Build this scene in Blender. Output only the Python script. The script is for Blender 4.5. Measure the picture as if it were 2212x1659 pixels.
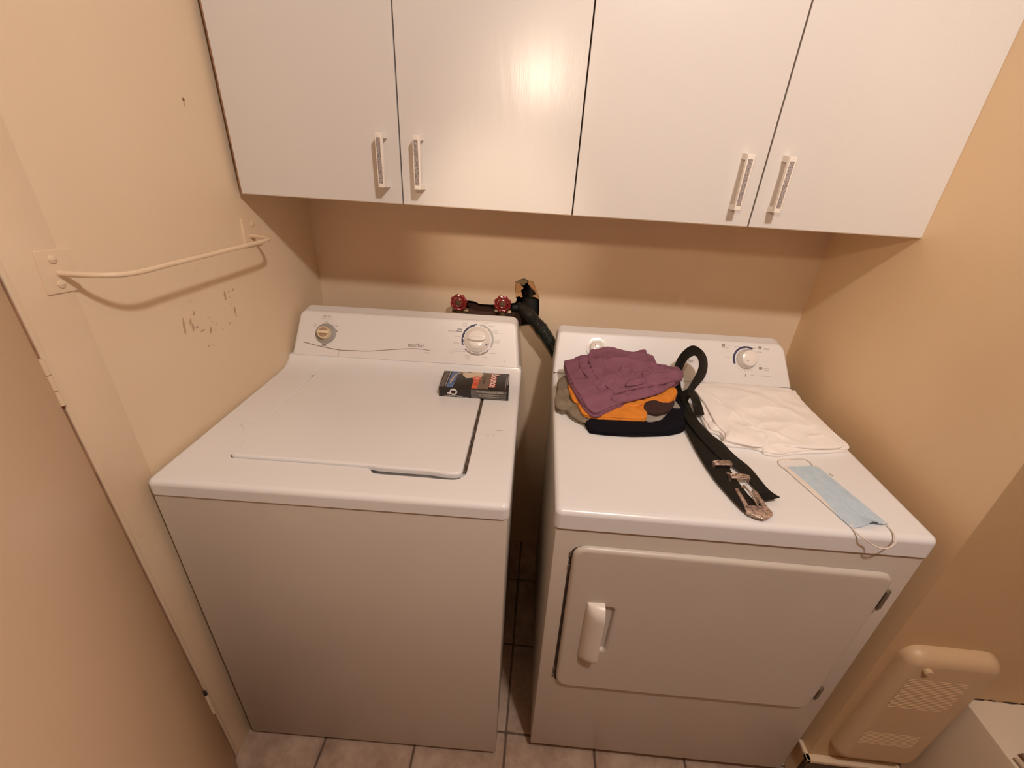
import bpy, bmesh, math, random
from mathutils import Vector, Matrix, Euler, noise
from mathutils.geometry import tessellate_polygon
for o in list(bpy.data.objects): bpy.data.objects.remove(o)
sc = bpy.context.scene
COL = sc.collection
R = random.Random(7)
PI = math.pi

# ------------------------------------------------------------------ camera, light, exposure
cam_d = bpy.data.cameras.new('camera'); cam = bpy.data.objects.new('camera', cam_d); COL.objects.link(cam)
cam_d.sensor_fit = 'HORIZONTAL'; cam_d.sensor_width = 36.0; cam_d.lens = 956.68 / 2212 * 36.0
cam_d.clip_start = 0.02
_r = Vector((0.99534493, 0.08109453, 0.0520783)); _u = Vector((-0.08392522, 0.46365359, 0.88203283)); _f = Vector((-0.04738175, 0.88229758, -0.46830112))
cam.matrix_world = Matrix(((_r.x, _u.x, -_f.x, 0.71624), (_r.y, _u.y, -_f.y, -1.38154), (_r.z, _u.z, -_f.z, 1.49776), (0, 0, 0, 1)))
sc.camera = cam
w = bpy.data.worlds.new('world'); sc.world = w; w.use_nodes = True
w.node_tree.nodes['Background'].inputs[0].default_value = (1.0, .75, .5, 1); w.node_tree.nodes['Background'].inputs[1].default_value = 0.0
# the bare ceiling bulb that throws the main shadows
L1 = bpy.data.lights.new('bulb_light', 'POINT'); L1.energy = 58; L1.color = (1.0, .945, .91); L1.shadow_soft_size = .045
l1 = bpy.data.objects.new('bulb_light', L1); l1.location = (1.14, -1.53, 2.43); COL.objects.link(l1)
# the small lamp held beside the photographer's head: it glints on the cabinet door and reaches in under the cabinets
L2 = bpy.data.lights.new('hand_lamp_light', 'SPOT'); L2.energy = 12; L2.color = (1.0, .79, .60); L2.shadow_soft_size = .03
L2.spot_size = math.radians(60); L2.spot_blend = .55
l2 = bpy.data.objects.new('hand_lamp_light', L2); l2.location = (.64, -1.42, 1.76); COL.objects.link(l2)
l2.rotation_euler = (Vector((1.08, 0, 1.25)) - Vector(l2.location)).to_track_quat('-Z', 'Y').to_euler()
L3 = bpy.data.lights.new('hand_lamp_core_light', 'SPOT'); L3.energy = 17; L3.color = (1.0, .81, .60); L3.shadow_soft_size = .03
L3.spot_size = math.radians(25); L3.spot_blend = .9
l3 = bpy.data.objects.new('hand_lamp_core_light', L3); l3.location = (.64, -1.42, 1.76); COL.objects.link(l3)
l3.rotation_euler = (Vector((.60, 0, 1.20)) - Vector(l3.location)).to_track_quat('-Z', 'Y').to_euler()
sc.view_settings.view_transform = 'Standard'; sc.view_settings.look = 'None'; sc.view_settings.gamma = 1
sc.view_settings.use_curve_mapping = False; sc.view_settings.exposure = 0.0
sc.cycles.max_bounces = 8; sc.cycles.diffuse_bounces = 5; sc.cycles.glossy_bounces = 4
sc.cycles.use_denoising = True; sc.cycles.sample_clamp_indirect = 4

# ------------------------------------------------------------------ materials
def mat(name, col, rough=.6, metal=0.0, var=None, vscale=8, bump=0, bscale=60, coat=0, spec=.5, sheen=0, stretch=None, obj_space=True, detail=3):
    m = bpy.data.materials.new(name); m.use_nodes = True; nt = m.node_tree; b = nt.nodes['Principled BSDF']
    b.inputs['Base Color'].default_value = (*col, 1); b.inputs['Roughness'].default_value = rough
    b.inputs['Metallic'].default_value = metal; b.inputs['Coat Weight'].default_value = coat; b.inputs['Coat Roughness'].default_value = .12
    b.inputs['Specular IOR Level'].default_value = spec; b.inputs['Sheen Weight'].default_value = sheen
    tc = nt.nodes.new('ShaderNodeTexCoord'); mp = nt.nodes.new('ShaderNodeMapping'); nt.links.new(tc.outputs['Object'], mp.inputs[0])
    if stretch: mp.inputs['Scale'].default_value = stretch
    if var:
        n = nt.nodes.new('ShaderNodeTexNoise'); n.inputs['Scale'].default_value = vscale; n.inputs['Detail'].default_value = detail
        nt.links.new(mp.outputs[0], n.inputs['Vector'])
        rp = nt.nodes.new('ShaderNodeValToRGB'); rp.color_ramp.elements[0].position = .35; rp.color_ramp.elements[1].position = .68
        rp.color_ramp.elements[0].color = (*var, 1); rp.color_ramp.elements[1].color = (*col, 1)
        nt.links.new(n.outputs[0], rp.inputs[0]); nt.links.new(rp.outputs[0], b.inputs['Base Color'])
    if bump:
        n2 = nt.nodes.new('ShaderNodeTexNoise'); n2.inputs['Scale'].default_value = bscale; n2.inputs['Detail'].default_value = 4
        nt.links.new(mp.outputs[0], n2.inputs['Vector'])
        bp = nt.nodes.new('ShaderNodeBump'); bp.inputs['Strength'].default_value = bump; bp.inputs['Distance'].default_value = .002
        nt.links.new(n2.outputs[0], bp.inputs['Height']); nt.links.new(bp.outputs[0], b.inputs['Normal'])
    return m
M = {}
M['wall'] = mat('cream_wall_paint', (.76, .60, .43), .55, var=(.73, .565, .40), vscale=3, bump=.12, bscale=160)
M['wall_left'] = mat('cream_side_wall_paint', (.76, .615, .435), .5, var=(.735, .585, .41), vscale=3, bump=.12, bscale=160)
M['wall_right'] = mat('golden_wall_lit', (.86, .645, .40), .5, var=(.83, .615, .375), vscale=3, bump=.12, bscale=160)  # golden paint with extra light put into its colour
M['wall_front'] = mat('golden_wall_shaded', (.56, .39, .215), .55, var=(.53, .37, .20), vscale=3, bump=.12, bscale=160)  # same golden paint with shade put into its colour
M['trim'] = mat('cream_trim_paint', (.75, .60, .43), .42, var=(.70, .55, .38), vscale=5, bump=.08, bscale=80)
M['door_paint'] = mat('cream_door_paint', (.68, .51, .34), .45, var=(.65, .485, .32), vscale=3, bump=.06, bscale=120)
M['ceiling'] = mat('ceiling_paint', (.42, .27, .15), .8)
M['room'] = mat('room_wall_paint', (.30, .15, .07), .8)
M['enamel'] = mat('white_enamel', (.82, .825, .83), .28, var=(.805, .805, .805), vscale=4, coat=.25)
M['enamel_shaded'] = mat('white_enamel_shaded', (.60, .545, .475), .36, var=(.58, .525, .455), vscale=4)  # white enamel darkened and warmed, shade of the fronts in its colour
M['plastic'] = mat('white_console_plastic', (.79, .775, .765), .38)
M['knob_white'] = mat('white_knob_plastic', (.82, .78, .74), .18, coat=.5)
M['knob_cream'] = mat('cream_knob_plastic', (.80, .68, .45), .25, coat=.4)
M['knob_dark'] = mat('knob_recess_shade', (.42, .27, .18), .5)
M['grey_plate'] = mat('grey_dial_plate', (.33, .31, .29), .4)
M['grey_tab'] = mat('grey_dial_pointer', (.40, .37, .34), .4)
M['bezel'] = mat('white_bezel_glint', (.95, .94, .93), .12, coat=1)  # white raised to carry the lamp's reflection in its colour
M['ink'] = mat('dark_print', (.045, .035, .04), .6)
M['ink_soft'] = mat('faded_print', (.30, .235, .20), .6)
M['ink_blue'] = mat('navy_print', (.03, .03, .09), .5)
M['ink_grey'] = mat('light_grey_print', (.42, .41, .41), .5)
M['ink_mid'] = mat('taupe_print', (.30, .25, .22), .5)
M['gold_line'] = mat('bronze_print_line', (.24, .17, .10), .45)
M['laminate'] = None
M['edge_brown'] = mat('brown_worn_edge', (.36, .19, .10), .6, var=(.22, .11, .06), vscale=30)
M['gap_shade'] = mat('dark_brown_gap_shade', (.06, .03, .016), .9)
M['edge_cream'] = mat('yellowed_edge', (.70, .52, .33), .5)
M['dark_gap'] = mat('dark_recess', (.035, .022, .015), .9)
M['handle'] = mat('white_handle_plastic', (.82, .76, .68), .3, coat=.3)
M['speckle'] = None
M['tile'] = None
M['grout'] = mat('brown_grout', (.17, .115, .085), .9, var=(.11, .075, .055), vscale=40, bump=.3, bscale=200)
M['brass'] = mat('aged_brass', (.32, .22, .13), .45, metal=.8, var=(.16, .12, .08), vscale=60)
M['red'] = mat('red_handwheel_paint', (.26, .012, .016), .32, coat=.4, var=(.17, .01, .012), vscale=40)
M['abs'] = mat('black_drain_plastic', (.014, .013, .011), .5)
M['hose'] = mat('black_corrugated_hose', (.011, .016, .013), .42)
M['cavity'] = mat('dark_wall_cavity', (.035, .022, .016), .95, var=(.02, .012, .009), vscale=14)
M['cavity_board'] = mat('brown_cavity_board', (.10, .045, .03), .9, var=(.06, .03, .022), vscale=12)
M['gypsum'] = mat('grey_gypsum', (.33, .27, .17), .9, var=(.24, .20, .13), vscale=60, bump=.6, bscale=150)
M['paper'] = mat('torn_drywall_paper', (.62, .36, .17), .9, var=(.52, .30, .15), vscale=60, bump=.4, bscale=150)
M['stain'] = mat('greasy_brown_stain', (.50, .335, .22), .5)
M['stain_dark'] = mat('rust_brown_stain', (.22, .10, .05), .7)
M['grime'] = mat('brown_lid_grime', (.22, .155, .10), .8, var=(.07, .045, .03), vscale=45)
M['mark'] = mat('yellow_grey_scratch', (.46, .40, .31), .5)
M['steel'] = mat('dull_hinge_steel', (.22, .185, .14), .5, metal=.6)
M['silver'] = mat('antiqued_silver', (.80, .66, .58), .30, metal=.7, var=(.36, .27, .23), vscale=160)
M['leather'] = mat('black_leather', (.0085, .0085, .0065), .55, var=(.013, .012, .010), vscale=60, bump=.15, bscale=300, spec=.22)
M['purple'] = mat('purple_cotton', (.235, .102, .15), .95, var=(.21, .09, .135), vscale=30, bump=.25, bscale=900, spec=.2)
M['orange'] = mat('orange_cotton', (.66, .235, .035), .95, var=(.60, .205, .03), vscale=30, bump=.25, bscale=900, spec=.2)
M['maroon'] = mat('dark_maroon_cotton', (.035, .014, .012), .95, bump=.25, bscale=900)
M['grey'] = mat('grey_cotton', (.29, .27, .25), .95, var=(.25, .235, .215), vscale=40, bump=.25, bscale=900)
M['olive'] = mat('olive_grey_cotton', (.215, .175, .125), .95, var=(.18, .145, .10), vscale=30, bump=.25, bscale=900)
M['navy'] = mat('navy_black_cotton', (.006, .005, .009), .95, spec=.15, bump=.25, bscale=900)
M['white_cloth'] = mat('white_cotton', (.90, .865, .835), .95, var=(.88, .84, .81), vscale=14, bump=.2, bscale=900, spec=.2)
M['mask'] = mat('pale_blue_nonwoven', (.52, .64, .73), .9, var=(.47, .59, .68), vscale=60, bump=.3, bscale=700)
M['mask_fold_shade'] = mat('shaded_blue_fold', (.40, .49, .56), .9)
M['mask_white'] = mat('white_nonwoven', (.75, .70, .64), .9)
M['elastic'] = mat('white_elastic', (.74, .66, .58), .9)
M['box_black'] = mat('black_carton', (.018, .015, .015), .4)
M['box_edge'] = mat('black_carton_side', (.010, .009, .010), .4)
M['p_blue'] = mat('blue_print', (.13, .21, .42), .5, var=(.09, .15, .33), vscale=60)
M['p_tan'] = mat('tan_print', (.50, .40, .29), .5)
M['p_cream'] = mat('cream_torn_carton', (.66, .55, .42), .8)
M['p_orange'] = mat('orange_print', (.66, .13, .06), .5)
M['p_taupe'] = mat('taupe_print_band', (.17, .12, .085), .5)
M['p_grey'] = mat('grey_print_panel', (.16, .145, .13), .5, var=(.10, .09, .08), vscale=200)
M['p_white'] = mat('white_print', (.78, .73, .67), .5)
M['p_red'] = mat('red_print', (.55, .04, .03), .5)
M['heater'] = mat('cream_heater_enamel', (.57, .41, .245), .45)
M['baseboard'] = mat('dark_brown_base', (.085, .055, .03), .6)  # base board front, plain dark brown
M['ledge'] = mat('off_white_ledge', (.70, .60, .47), .5, var=(.66, .56, .43), vscale=5)
M['mould'] = mat('dark_mould', (.05, .03, .02), .9)
M['lamp_white'] = mat('white_lamp_fitting', (.8, .77, .72), .4)
M['wood_stick'] = mat('brown_wood', (.22, .12, .05), .6, var=(.15, .08, .035), vscale=30)
M['dark_bottle'] = mat('dark_plastic', (.012, .012, .012), .4)

def laminate():
    m = mat('white_woodgrain_laminate', (.67, .64, .61), .25)
    nt = m.node_tree; b = nt.nodes['Principled BSDF']
    tc = nt.nodes.new('ShaderNodeTexCoord'); mp = nt.nodes.new('ShaderNodeMapping'); mp.inputs['Scale'].default_value = (1, 1, .12)
    nt.links.new(tc.outputs['Object'], mp.inputs[0])
    n0 = nt.nodes.new('ShaderNodeTexNoise'); n0.inputs['Scale'].default_value = 5; n0.inputs['Detail'].default_value = 1
    nt.links.new(mp.outputs[0], n0.inputs['Vector'])
    mul = nt.nodes.new('ShaderNodeMath'); mul.operation = 'MULTIPLY'; mul.inputs[1].default_value = 150
    nt.links.new(n0.outputs[0], mul.inputs[0])
    sn = nt.nodes.new('ShaderNodeMath'); sn.operation = 'SINE'; nt.links.new(mul.outputs[0], sn.inputs[0])
    mp2 = nt.nodes.new('ShaderNodeMapping'); mp2.inputs['Scale'].default_value = (1, 1, .05); nt.links.new(tc.outputs['Object'], mp2.inputs[0])
    n1 = nt.nodes.new('ShaderNodeTexNoise'); n1.inputs['Scale'].default_value = 450; n1.inputs['Detail'].default_value = 2
    nt.links.new(mp2.outputs[0], n1.inputs['Vector'])
    ad = nt.nodes.new('ShaderNodeMath'); ad.operation = 'MULTIPLY_ADD'; ad.inputs[1].default_value = .35
    nt.links.new(sn.outputs[0], ad.inputs[0]); nt.links.new(n1.outputs[0], ad.inputs[2])
    bp = nt.nodes.new('ShaderNodeBump'); bp.inputs['Strength'].default_value = .10; bp.inputs['Distance'].default_value = .0008
    nt.links.new(ad.outputs[0], bp.inputs['Height']); nt.links.new(bp.outputs[0], b.inputs['Normal'])
    return m
M['laminate'] = laminate()
def speckle():
    m = mat('grey_speckled_insert', (.36, .32, .31), .6); nt = m.node_tree; b = nt.nodes['Principled BSDF']
    tc = nt.nodes.new('ShaderNodeTexCoord'); v = nt.nodes.new('ShaderNodeTexNoise'); v.inputs['Scale'].default_value = 620; v.inputs['Detail'].default_value = 2
    nt.links.new(tc.outputs['Object'], v.inputs['Vector'])
    rp = nt.nodes.new('ShaderNodeValToRGB'); rp.color_ramp.elements[0].position = .38; rp.color_ramp.elements[1].position = .62
    rp.color_ramp.elements[0].color = (.11, .09, .09, 1); rp.color_ramp.elements[1].color = (.50, .44, .41, 1)
    nt.links.new(v.outputs[0], rp.inputs[0]); nt.links.new(rp.outputs[0], b.inputs['Base Color'])
    return m
M['speckle'] = speckle()
def tile_mat():
    m = mat('mottled_beige_tile', (.40, .29, .22), .45); nt = m.node_tree; b = nt.nodes['Principled BSDF']
    tc = nt.nodes.new('ShaderNodeTexCoord'); oi = nt.nodes.new('ShaderNodeObjectInfo')
    ad = nt.nodes.new('ShaderNodeVectorMath'); ad.operation = 'ADD'
    sc_ = nt.nodes.new('ShaderNodeVectorMath'); sc_.operation = 'SCALE'; sc_.inputs['Scale'].default_value = 1
    nt.links.new(oi.outputs['Location'], sc_.inputs[0]); nt.links.new(tc.outputs['Object'], ad.inputs[0]); nt.links.new(sc_.outputs[0], ad.inputs[1])
    n = nt.nodes.new('ShaderNodeTexNoise'); n.inputs['Scale'].default_value = 11; n.inputs['Detail'].default_value = 6; n.inputs['Roughness'].default_value = .65
    nt.links.new(ad.outputs[0], n.inputs['Vector'])
    rp = nt.nodes.new('ShaderNodeValToRGB'); rp.color_ramp.elements[0].position = .34; rp.color_ramp.elements[1].position = .64
    rp.color_ramp.elements[0].color = (.29, .195, .14, 1); rp.color_ramp.elements[1].color = (.50, .38, .295, 1)
    nt.links.new(n.outputs[0], rp.inputs[0]); nt.links.new(rp.outputs[0], b.inputs['Base Color'])
    return m
M['tile'] = tile_mat()

# ------------------------------------------------------------------ helpers
def V(*a): return Vector(a)
def obj(name, bm, mats, parent=None, angle=38, wn=False, loc=None, kind=None, label=None, mod=None):
    bmesh.ops.recalc_face_normals(bm, faces=bm.faces)
    me = bpy.data.meshes.new(name)
    if loc is not None: bmesh.ops.translate(bm, verts=bm.verts, vec=-Vector(loc))
    bm.to_mesh(me); bm.free()
    if not isinstance(mats, (list, tuple)): mats = [mats]
    for m in mats: me.materials.append(M[m] if isinstance(m, str) else m)
    me.polygons.foreach_set('use_smooth', [True] * len(me.polygons)); me.set_sharp_from_angle(angle=math.radians(angle))
    o = bpy.data.objects.new(name, me); COL.objects.link(o)
    if loc is not None: o.location = loc
    if parent: o.parent = parent
    if wn:
        md = o.modifiers.new('wn', 'WEIGHTED_NORMAL'); md.keep_sharp = True; md.weight = 100
    if kind: o['kind'] = kind
    if label: o['label'] = label
    return o
def tag(o, label, cat, group=None):
    o['label'] = label; o['category'] = cat
    if group: o['group'] = group
    return o
def thing(name, label, cat, loc=(0, 0, 0), rot=(0, 0, 0), group=None):
    o = bpy.data.objects.new(name, None); COL.objects.link(o); o.location = loc; o.rotation_euler = rot; o.empty_display_size = .05
    return tag(o, label, cat, group)
def struct(name, bm, m, **k):
    o = obj(name, bm, m, **k); o['kind'] = 'structure'; return o
def frame(o, ex, ey, n):
    o, ex, ey, n = map(Vector, (o, ex, ey, n)); return lambda x, y, z=0.0: o + ex * x + ey * y + n * z
ID = frame((0, 0, 0), (1, 0, 0), (0, 1, 0), (0, 0, 1))
def rrect(x0, y0, x1, y1, r, seg=6):
    if not isinstance(r, (tuple, list)): r = (r,) * 4
    out = []
    for (cx, cy, a0, rr) in ((x0 + r[0], y0 + r[0], PI, r[0]), (x1 - r[1], y0 + r[1], 1.5 * PI, r[1]), (x1 - r[2], y1 - r[2], 0, r[2]), (x0 + r[3], y1 - r[3], .5 * PI, r[3])):
        if rr <= 1e-6: out.append((cx, cy)); continue
        for i in range(seg + 1):
            a = a0 + .5 * PI * i / seg; out.append((cx + rr * math.cos(a), cy + rr * math.sin(a)))
    return out
def rpoly(pts, r, seg=5):
    out = []; n = len(pts)
    for i in range(n):
        p = V(*pts[i]); a = (V(*pts[i - 1]) - p); b = (V(*pts[(i + 1) % n]) - p)
        rr = r[i] if isinstance(r, (tuple, list)) else r
        if rr <= 1e-6: out.append(tuple(p)); continue
        d = min(rr, a.length * .45, b.length * .45); A = p + a.normalized() * d; B = p + b.normalized() * d
        for k in range(seg + 1):
            t = k / seg; q = A * (1 - t) ** 2 + p * 2 * t * (1 - t) + B * t * t; out.append((q.x, q.y))
    return out
def area2(p): return sum(p[i - 1][0] * p[i][1] - p[i][0] * p[i - 1][1] for i in range(len(p)))
def inset(poly, d):
    n = len(poly); s = 1 if area2(poly) > 0 else -1; out = []
    for i in range(n):
        p0, p1, p2 = V(*poly[i - 1]), V(*poly[i]), V(*poly[(i + 1) % n])
        e1 = (p1 - p0); e2 = (p2 - p1)
        if e1.length < 1e-9: e1 = e2
        if e2.length < 1e-9: e2 = e1
        n1 = V(-e1.y, e1.x).normalized() * s; n2 = V(-e2.y, e2.x).normalized() * s
        m = n1 + n2
        m = n1 if m.length < 1e-6 else m.normalized() / max(.4, m.normalized().dot(n1))
        q = p1 + m * d; out.append((q.x, q.y))
    return out
def bridge(bm, a, b, mi=0, close=True):
    n = len(a)
    for i in range(n if close else n - 1):
        j = (i + 1) % n
        try:
            f = bm.faces.new((a[i], a[j], b[j], b[i])); f.material_index = mi
        except ValueError: pass
def tess(bm, loops, mi=0):
    flat_ = [v for l in loops for v in l]
    co = [[v[1] for v in l] for l in loops]; vs = [v[0] for v in flat_]
    for t in tessellate_polygon([[Vector((p[0], p[1], 0)) for p in l] for l in co]):
        try:
            f = bm.faces.new([vs[i] for i in t]); f.material_index = mi
        except ValueError: pass
def panel(bm, outline, T, r=.004, depth=.02, holes=(), back=True, seg=4, mi=0):
    rings = []
    for k in range(seg + 1):
        a = .5 * PI * k / seg; p2 = inset(outline, r * (1 - math.sin(a))) if r > 0 else outline
        rings.append((p2, [bm.verts.new(T(x, y, -r * (1 - math.cos(a)))) for x, y in p2]))
        if r <= 0: break
    last = [bm.verts.new(T(x, y, -depth)) for x, y in outline]
    for a, b in zip(rings, rings[1:]): bridge(bm, a[1], b[1], mi)
    bridge(bm, rings[-1][1], last, mi)
    loops = [list(zip(rings[0][1], rings[0][0]))]
    for h in holes:
        hp = h['pts']; hr = h.get('r', 0); hv = [bm.verts.new(T(x, y, 0)) for x, y in hp]; loops.append(list(zip(hv, hp))); prev = hv
        if hr:
            for k in range(1, 4):
                a = .5 * PI * k / 3; q = inset(hp, hr * math.sin(a)); c = [bm.verts.new(T(x, y, -hr * (1 - math.cos(a)))) for x, y in q]; bridge(bm, prev, c, h.get('mi', mi)); prev = c; base = q
        else: base = hp
        c = [bm.verts.new(T(x, y, -h['depth'])) for x, y in base]; bridge(bm, prev, c, h.get('mi', mi))
        if h.get('floor', True): tess(bm, [list(zip(c, base))], h.get('fmi', h.get('mi', mi)))
    tess(bm, loops, mi)
    if back: tess(bm, [list(zip(last, outline))], mi)
def flat(bm, pts, T, n=.0003, mi=0):
    tess(bm, [[(bm.verts.new(T(x, y, n)), (x, y)) for x, y in pts]], mi)
def box(bm, x0, y0, z0, x1, y1, z1, T=ID, mi=0, bev=0):
    v = [bm.verts.new(T(x, y, z)) for z in (z0, z1) for y in (y0, y1) for x in (x0, x1)]
    fs = [bm.faces.new([v[i] for i in q]) for q in ((0, 2, 3, 1), (4, 5, 7, 6), (0, 1, 5, 4), (2, 6, 7, 3), (0, 4, 6, 2), (1, 3, 7, 5))]
    for f in fs: f.material_index = mi
    if bev:
        es = list({e for f in fs for e in f.edges}); bmesh.ops.bevel(bm, geom=es, offset=bev, segments=2, affect='EDGES', profile=.5, material=mi)
def lathe(bm, prof, T, n=32, mi=0, sx=1, sy=1, cx=0, cy=0):
    prev = None
    for r, h in prof:
        if r < 1e-6: ring = [bm.verts.new(T(cx, cy, h))]
        else: ring = [bm.verts.new(T(cx + r * sx * math.cos(2 * PI * i / n), cy + r * sy * math.sin(2 * PI * i / n), h)) for i in range(n)]
        if prev:
            if len(prev) == 1 and len(ring) > 1:
                for i in range(n): bm.faces.new((prev[0], ring[i], ring[(i + 1) % n])).material_index = mi
            elif len(ring) == 1 and len(prev) > 1:
                for i in range(n): bm.faces.new((prev[i], prev[(i + 1) % n], ring[0])).material_index = mi
            elif len(ring) > 1: bridge(bm, prev, ring, mi)
        prev = ring
def tube(bm, pts, rad, n=10, mi=0, caps=True, close=False):
    pts = [Vector(p) for p in pts]; m = len(pts)
    if not isinstance(rad, (list, tuple)): rad = [rad] * m
    t0 = (pts[1] - pts[0]).normalized(); ref = V(0, 0, 1) if abs(t0.z) < .9 else V(1, 0, 0); nn = (ref - t0 * ref.dot(t0)).normalized(); rings = []
    for i in range(m):
        if close: t = (pts[(i + 1) % m] - pts[i - 1])
        else: t = pts[min(i + 1, m - 1)] - pts[max(i - 1, 0)]
        t.normalize(); nn = (nn - t * nn.dot(t)).normalized(); bb = t.cross(nn)
        rings.append([bm.verts.new(pts[i] + (nn * math.cos(2 * PI * k / n) + bb * math.sin(2 * PI * k / n)) * rad[i]) for k in range(n)])
    for a, b in zip(rings, rings[1:]): bridge(bm, a, b, mi)
    if close: bridge(bm, rings[-1], rings[0], mi)
    elif caps:
        for q in (rings[0], rings[-1]):
            try: bm.faces.new(q).material_index = mi
            except ValueError: pass
def crom(pts, k=8, close=False):
    P = [Vector(p) for p in pts]; n = len(P); out = []
    for i in range(n if close else n - 1):
        if close: a, b, c, d = P[i - 1], P[i], P[(i + 1) % n], P[(i + 2) % n]
        else: a, b, c, d = P[max(i - 1, 0)], P[i], P[i + 1], P[min(i + 2, n - 1)]
        for j in range(k):
            t = j / k; out.append(.5 * ((2 * b) + (c - a) * t + (2 * a - 5 * b + 4 * c - d) * t * t + (3 * b - a - 3 * c + d) * t ** 3))
    if not close: out.append(P[-1].copy())
    return out
def resample(P, n, close=False):
    Q = P + [P[0]] if close else P; L = [0]
    for a, b in zip(Q, Q[1:]): L.append(L[-1] + (b - a).length)
    out = []; j = 0
    for i in range(n):
        s = L[-1] * i / (n if close else n - 1)
        while j < len(L) - 2 and L[j + 1] < s: j += 1
        t = (s - L[j]) / max(1e-9, L[j + 1] - L[j]); out.append(Q[j].lerp(Q[j + 1], t))
    return out
def txt(bm, s, T, x, y, size, rot=0, align='CENTER', n=.00035, mi=0, xs=1.0, fat=0, shear=0):
    c = bpy.data.curves.new('t', 'FONT'); c.body = s; c.size = size; c.align_x = align; c.align_y = 'CENTER'; c.offset = fat; c.shear = shear; c.resolution_u = 3
    o = bpy.data.objects.new('t', c); COL.objects.link(o)
    me = bpy.data.meshes.new_from_object(o.evaluated_get(bpy.context.evaluated_depsgraph_get()))
    ca, sa = math.cos(rot), math.sin(rot); vs = []
    for v in me.vertices:
        X, Y = v.co.x * xs, v.co.y; vs.append(bm.verts.new(T(x + X * ca - Y * sa, y + X * sa + Y * ca, n)))
    for p in me.polygons:
        try: bm.faces.new([vs[i] for i in p.vertices]).material_index = mi
        except ValueError: pass
    bpy.data.objects.remove(o); bpy.data.curves.remove(c); bpy.data.meshes.remove(me)
def arcband(bm, T, cx, cy, r0, r1, a0, a1, n=.0004, mi=0, k=24):
    A = []; B = []
    for i in range(k + 1):
        a = math.radians(a0 + (a1 - a0) * i / k); A.append(bm.verts.new(T(cx + r0 * math.cos(a), cy + r0 * math.sin(a), n))); B.append(bm.verts.new(T(cx + r1 * math.cos(a), cy + r1 * math.sin(a), n)))
    bridge(bm, A, B, mi, close=False)
def circ(cx, cy, r, n=24, ry=None): return [(cx + r * math.cos(2 * PI * i / n), cy + (ry or r) * math.sin(2 * PI * i / n)) for i in range(n)]
def stroke(bm, T, pts, wd, n=.0004, mi=0):
    P = crom([(x, y, 0) for x, y in pts], 8); A = []; B = []; m = len(P)
    for i, p in enumerate(P):
        t = (P[min(i + 1, m - 1)] - P[max(i - 1, 0)]).normalized(); q = V(-t.y, t.x); ww = (wd[0] + (wd[1] - wd[0]) * i / (m - 1)) if isinstance(wd, tuple) else wd
        A.append(bm.verts.new(T(p.x + q.x * ww, p.y + q.y * ww, n))); B.append(bm.verts.new(T(p.x - q.x * ww, p.y - q.y * ww, n)))
    bridge(bm, A, B, mi, close=False)
def NB(): return bmesh.new()

# ------------------------------------------------------------------ measured positions (metres; wall planes or machine frames)
PURPLE_BASE = [(0.028, 0.513, 0.975), (0.025, 0.498, 0.972), (0.039, 0.414, 0.966), (0.061, 0.341, 0.958), (0.081, 0.301, 0.952), (0.1, 0.29, 0.95), (0.136, 0.317, 0.953), (0.198, 0.355, 0.958), (0.249, 0.384, 0.962), (0.284, 0.41, 0.964), (0.332, 0.455, 0.968), (0.346, 0.495, 0.974), (0.284, 0.51, 0.985), (0.182, 0.514, 0.99), (0.082, 0.534, 0.985), (0.043, 0.515, 0.978)]
PURPLE_MID = [(0.075, 0.525, 0.994), (0.066, 0.506, 0.991), (0.069, 0.462, 0.984), (0.09, 0.414, 0.977), (0.115, 0.367, 0.969), (0.129, 0.348, 0.965), (0.146, 0.355, 0.965), (0.165, 0.363, 0.967), (0.187, 0.352, 0.963), (0.215, 0.365, 0.966), (0.273, 0.395, 0.97), (0.318, 0.437, 0.974), (0.329, 0.488, 0.985), (0.242, 0.501, 1.0), (0.156, 0.523, 1.005)]
PURPLE_TOP = [(0.097, 0.538, 1.004), (0.106, 0.539, 1.006), (0.133, 0.549, 1.009), (0.152, 0.548, 1.012), (0.169, 0.54, 1.014), (0.213, 0.529, 1.012), (0.235, 0.543, 1.013), (0.25, 0.547, 1.014), (0.256, 0.527, 1.006), (0.272, 0.528, 1.004), (0.276, 0.496, 0.998), (0.294, 0.478, 0.99), (0.332, 0.494, 0.988), (0.34, 0.471, 0.983), (0.333, 0.454, 0.98), (0.314, 0.435, 0.98), (0.281, 0.415, 0.98), (0.223, 0.388, 0.979), (0.18, 0.371, 0.976), (0.148, 0.356, 0.972), (0.14, 0.369, 0.975), (0.127, 0.386, 0.978), (0.111, 0.41, 0.983), (0.1, 0.433, 0.987), (0.094, 0.464, 0.993), (0.09, 0.495, 0.999)]
ORANGE = [(0.041, 0.475, 0.953), (0.041, 0.406, 0.947), (0.053, 0.358, 0.942), (0.07, 0.306, 0.935), (0.103, 0.297, 0.934), (0.148, 0.298, 0.934), (0.218, 0.302, 0.934), (0.23, 0.335, 0.938), (0.27, 0.358, 0.942), (0.303, 0.386, 0.946), (0.319, 0.421, 0.952), (0.303, 0.435, 0.957), (0.237, 0.441, 0.96), (0.116, 0.45, 0.96), (0.063, 0.488, 0.958)]
ORANGE_TOP = [(0.157, 0.341, 0.947), (0.225, 0.369, 0.951), (0.279, 0.409, 0.956), (0.309, 0.434, 0.958), (0.317, 0.415, 0.954), (0.294, 0.375, 0.949), (0.261, 0.363, 0.948), (0.229, 0.358, 0.948), (0.197, 0.337, 0.945)]
MAROON = [(0.222, 0.362, 0.948), (0.223, 0.329, 0.941), (0.246, 0.323, 0.939), (0.272, 0.332, 0.939), (0.291, 0.353, 0.94), (0.307, 0.387, 0.943), (0.282, 0.415, 0.95)]
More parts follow.
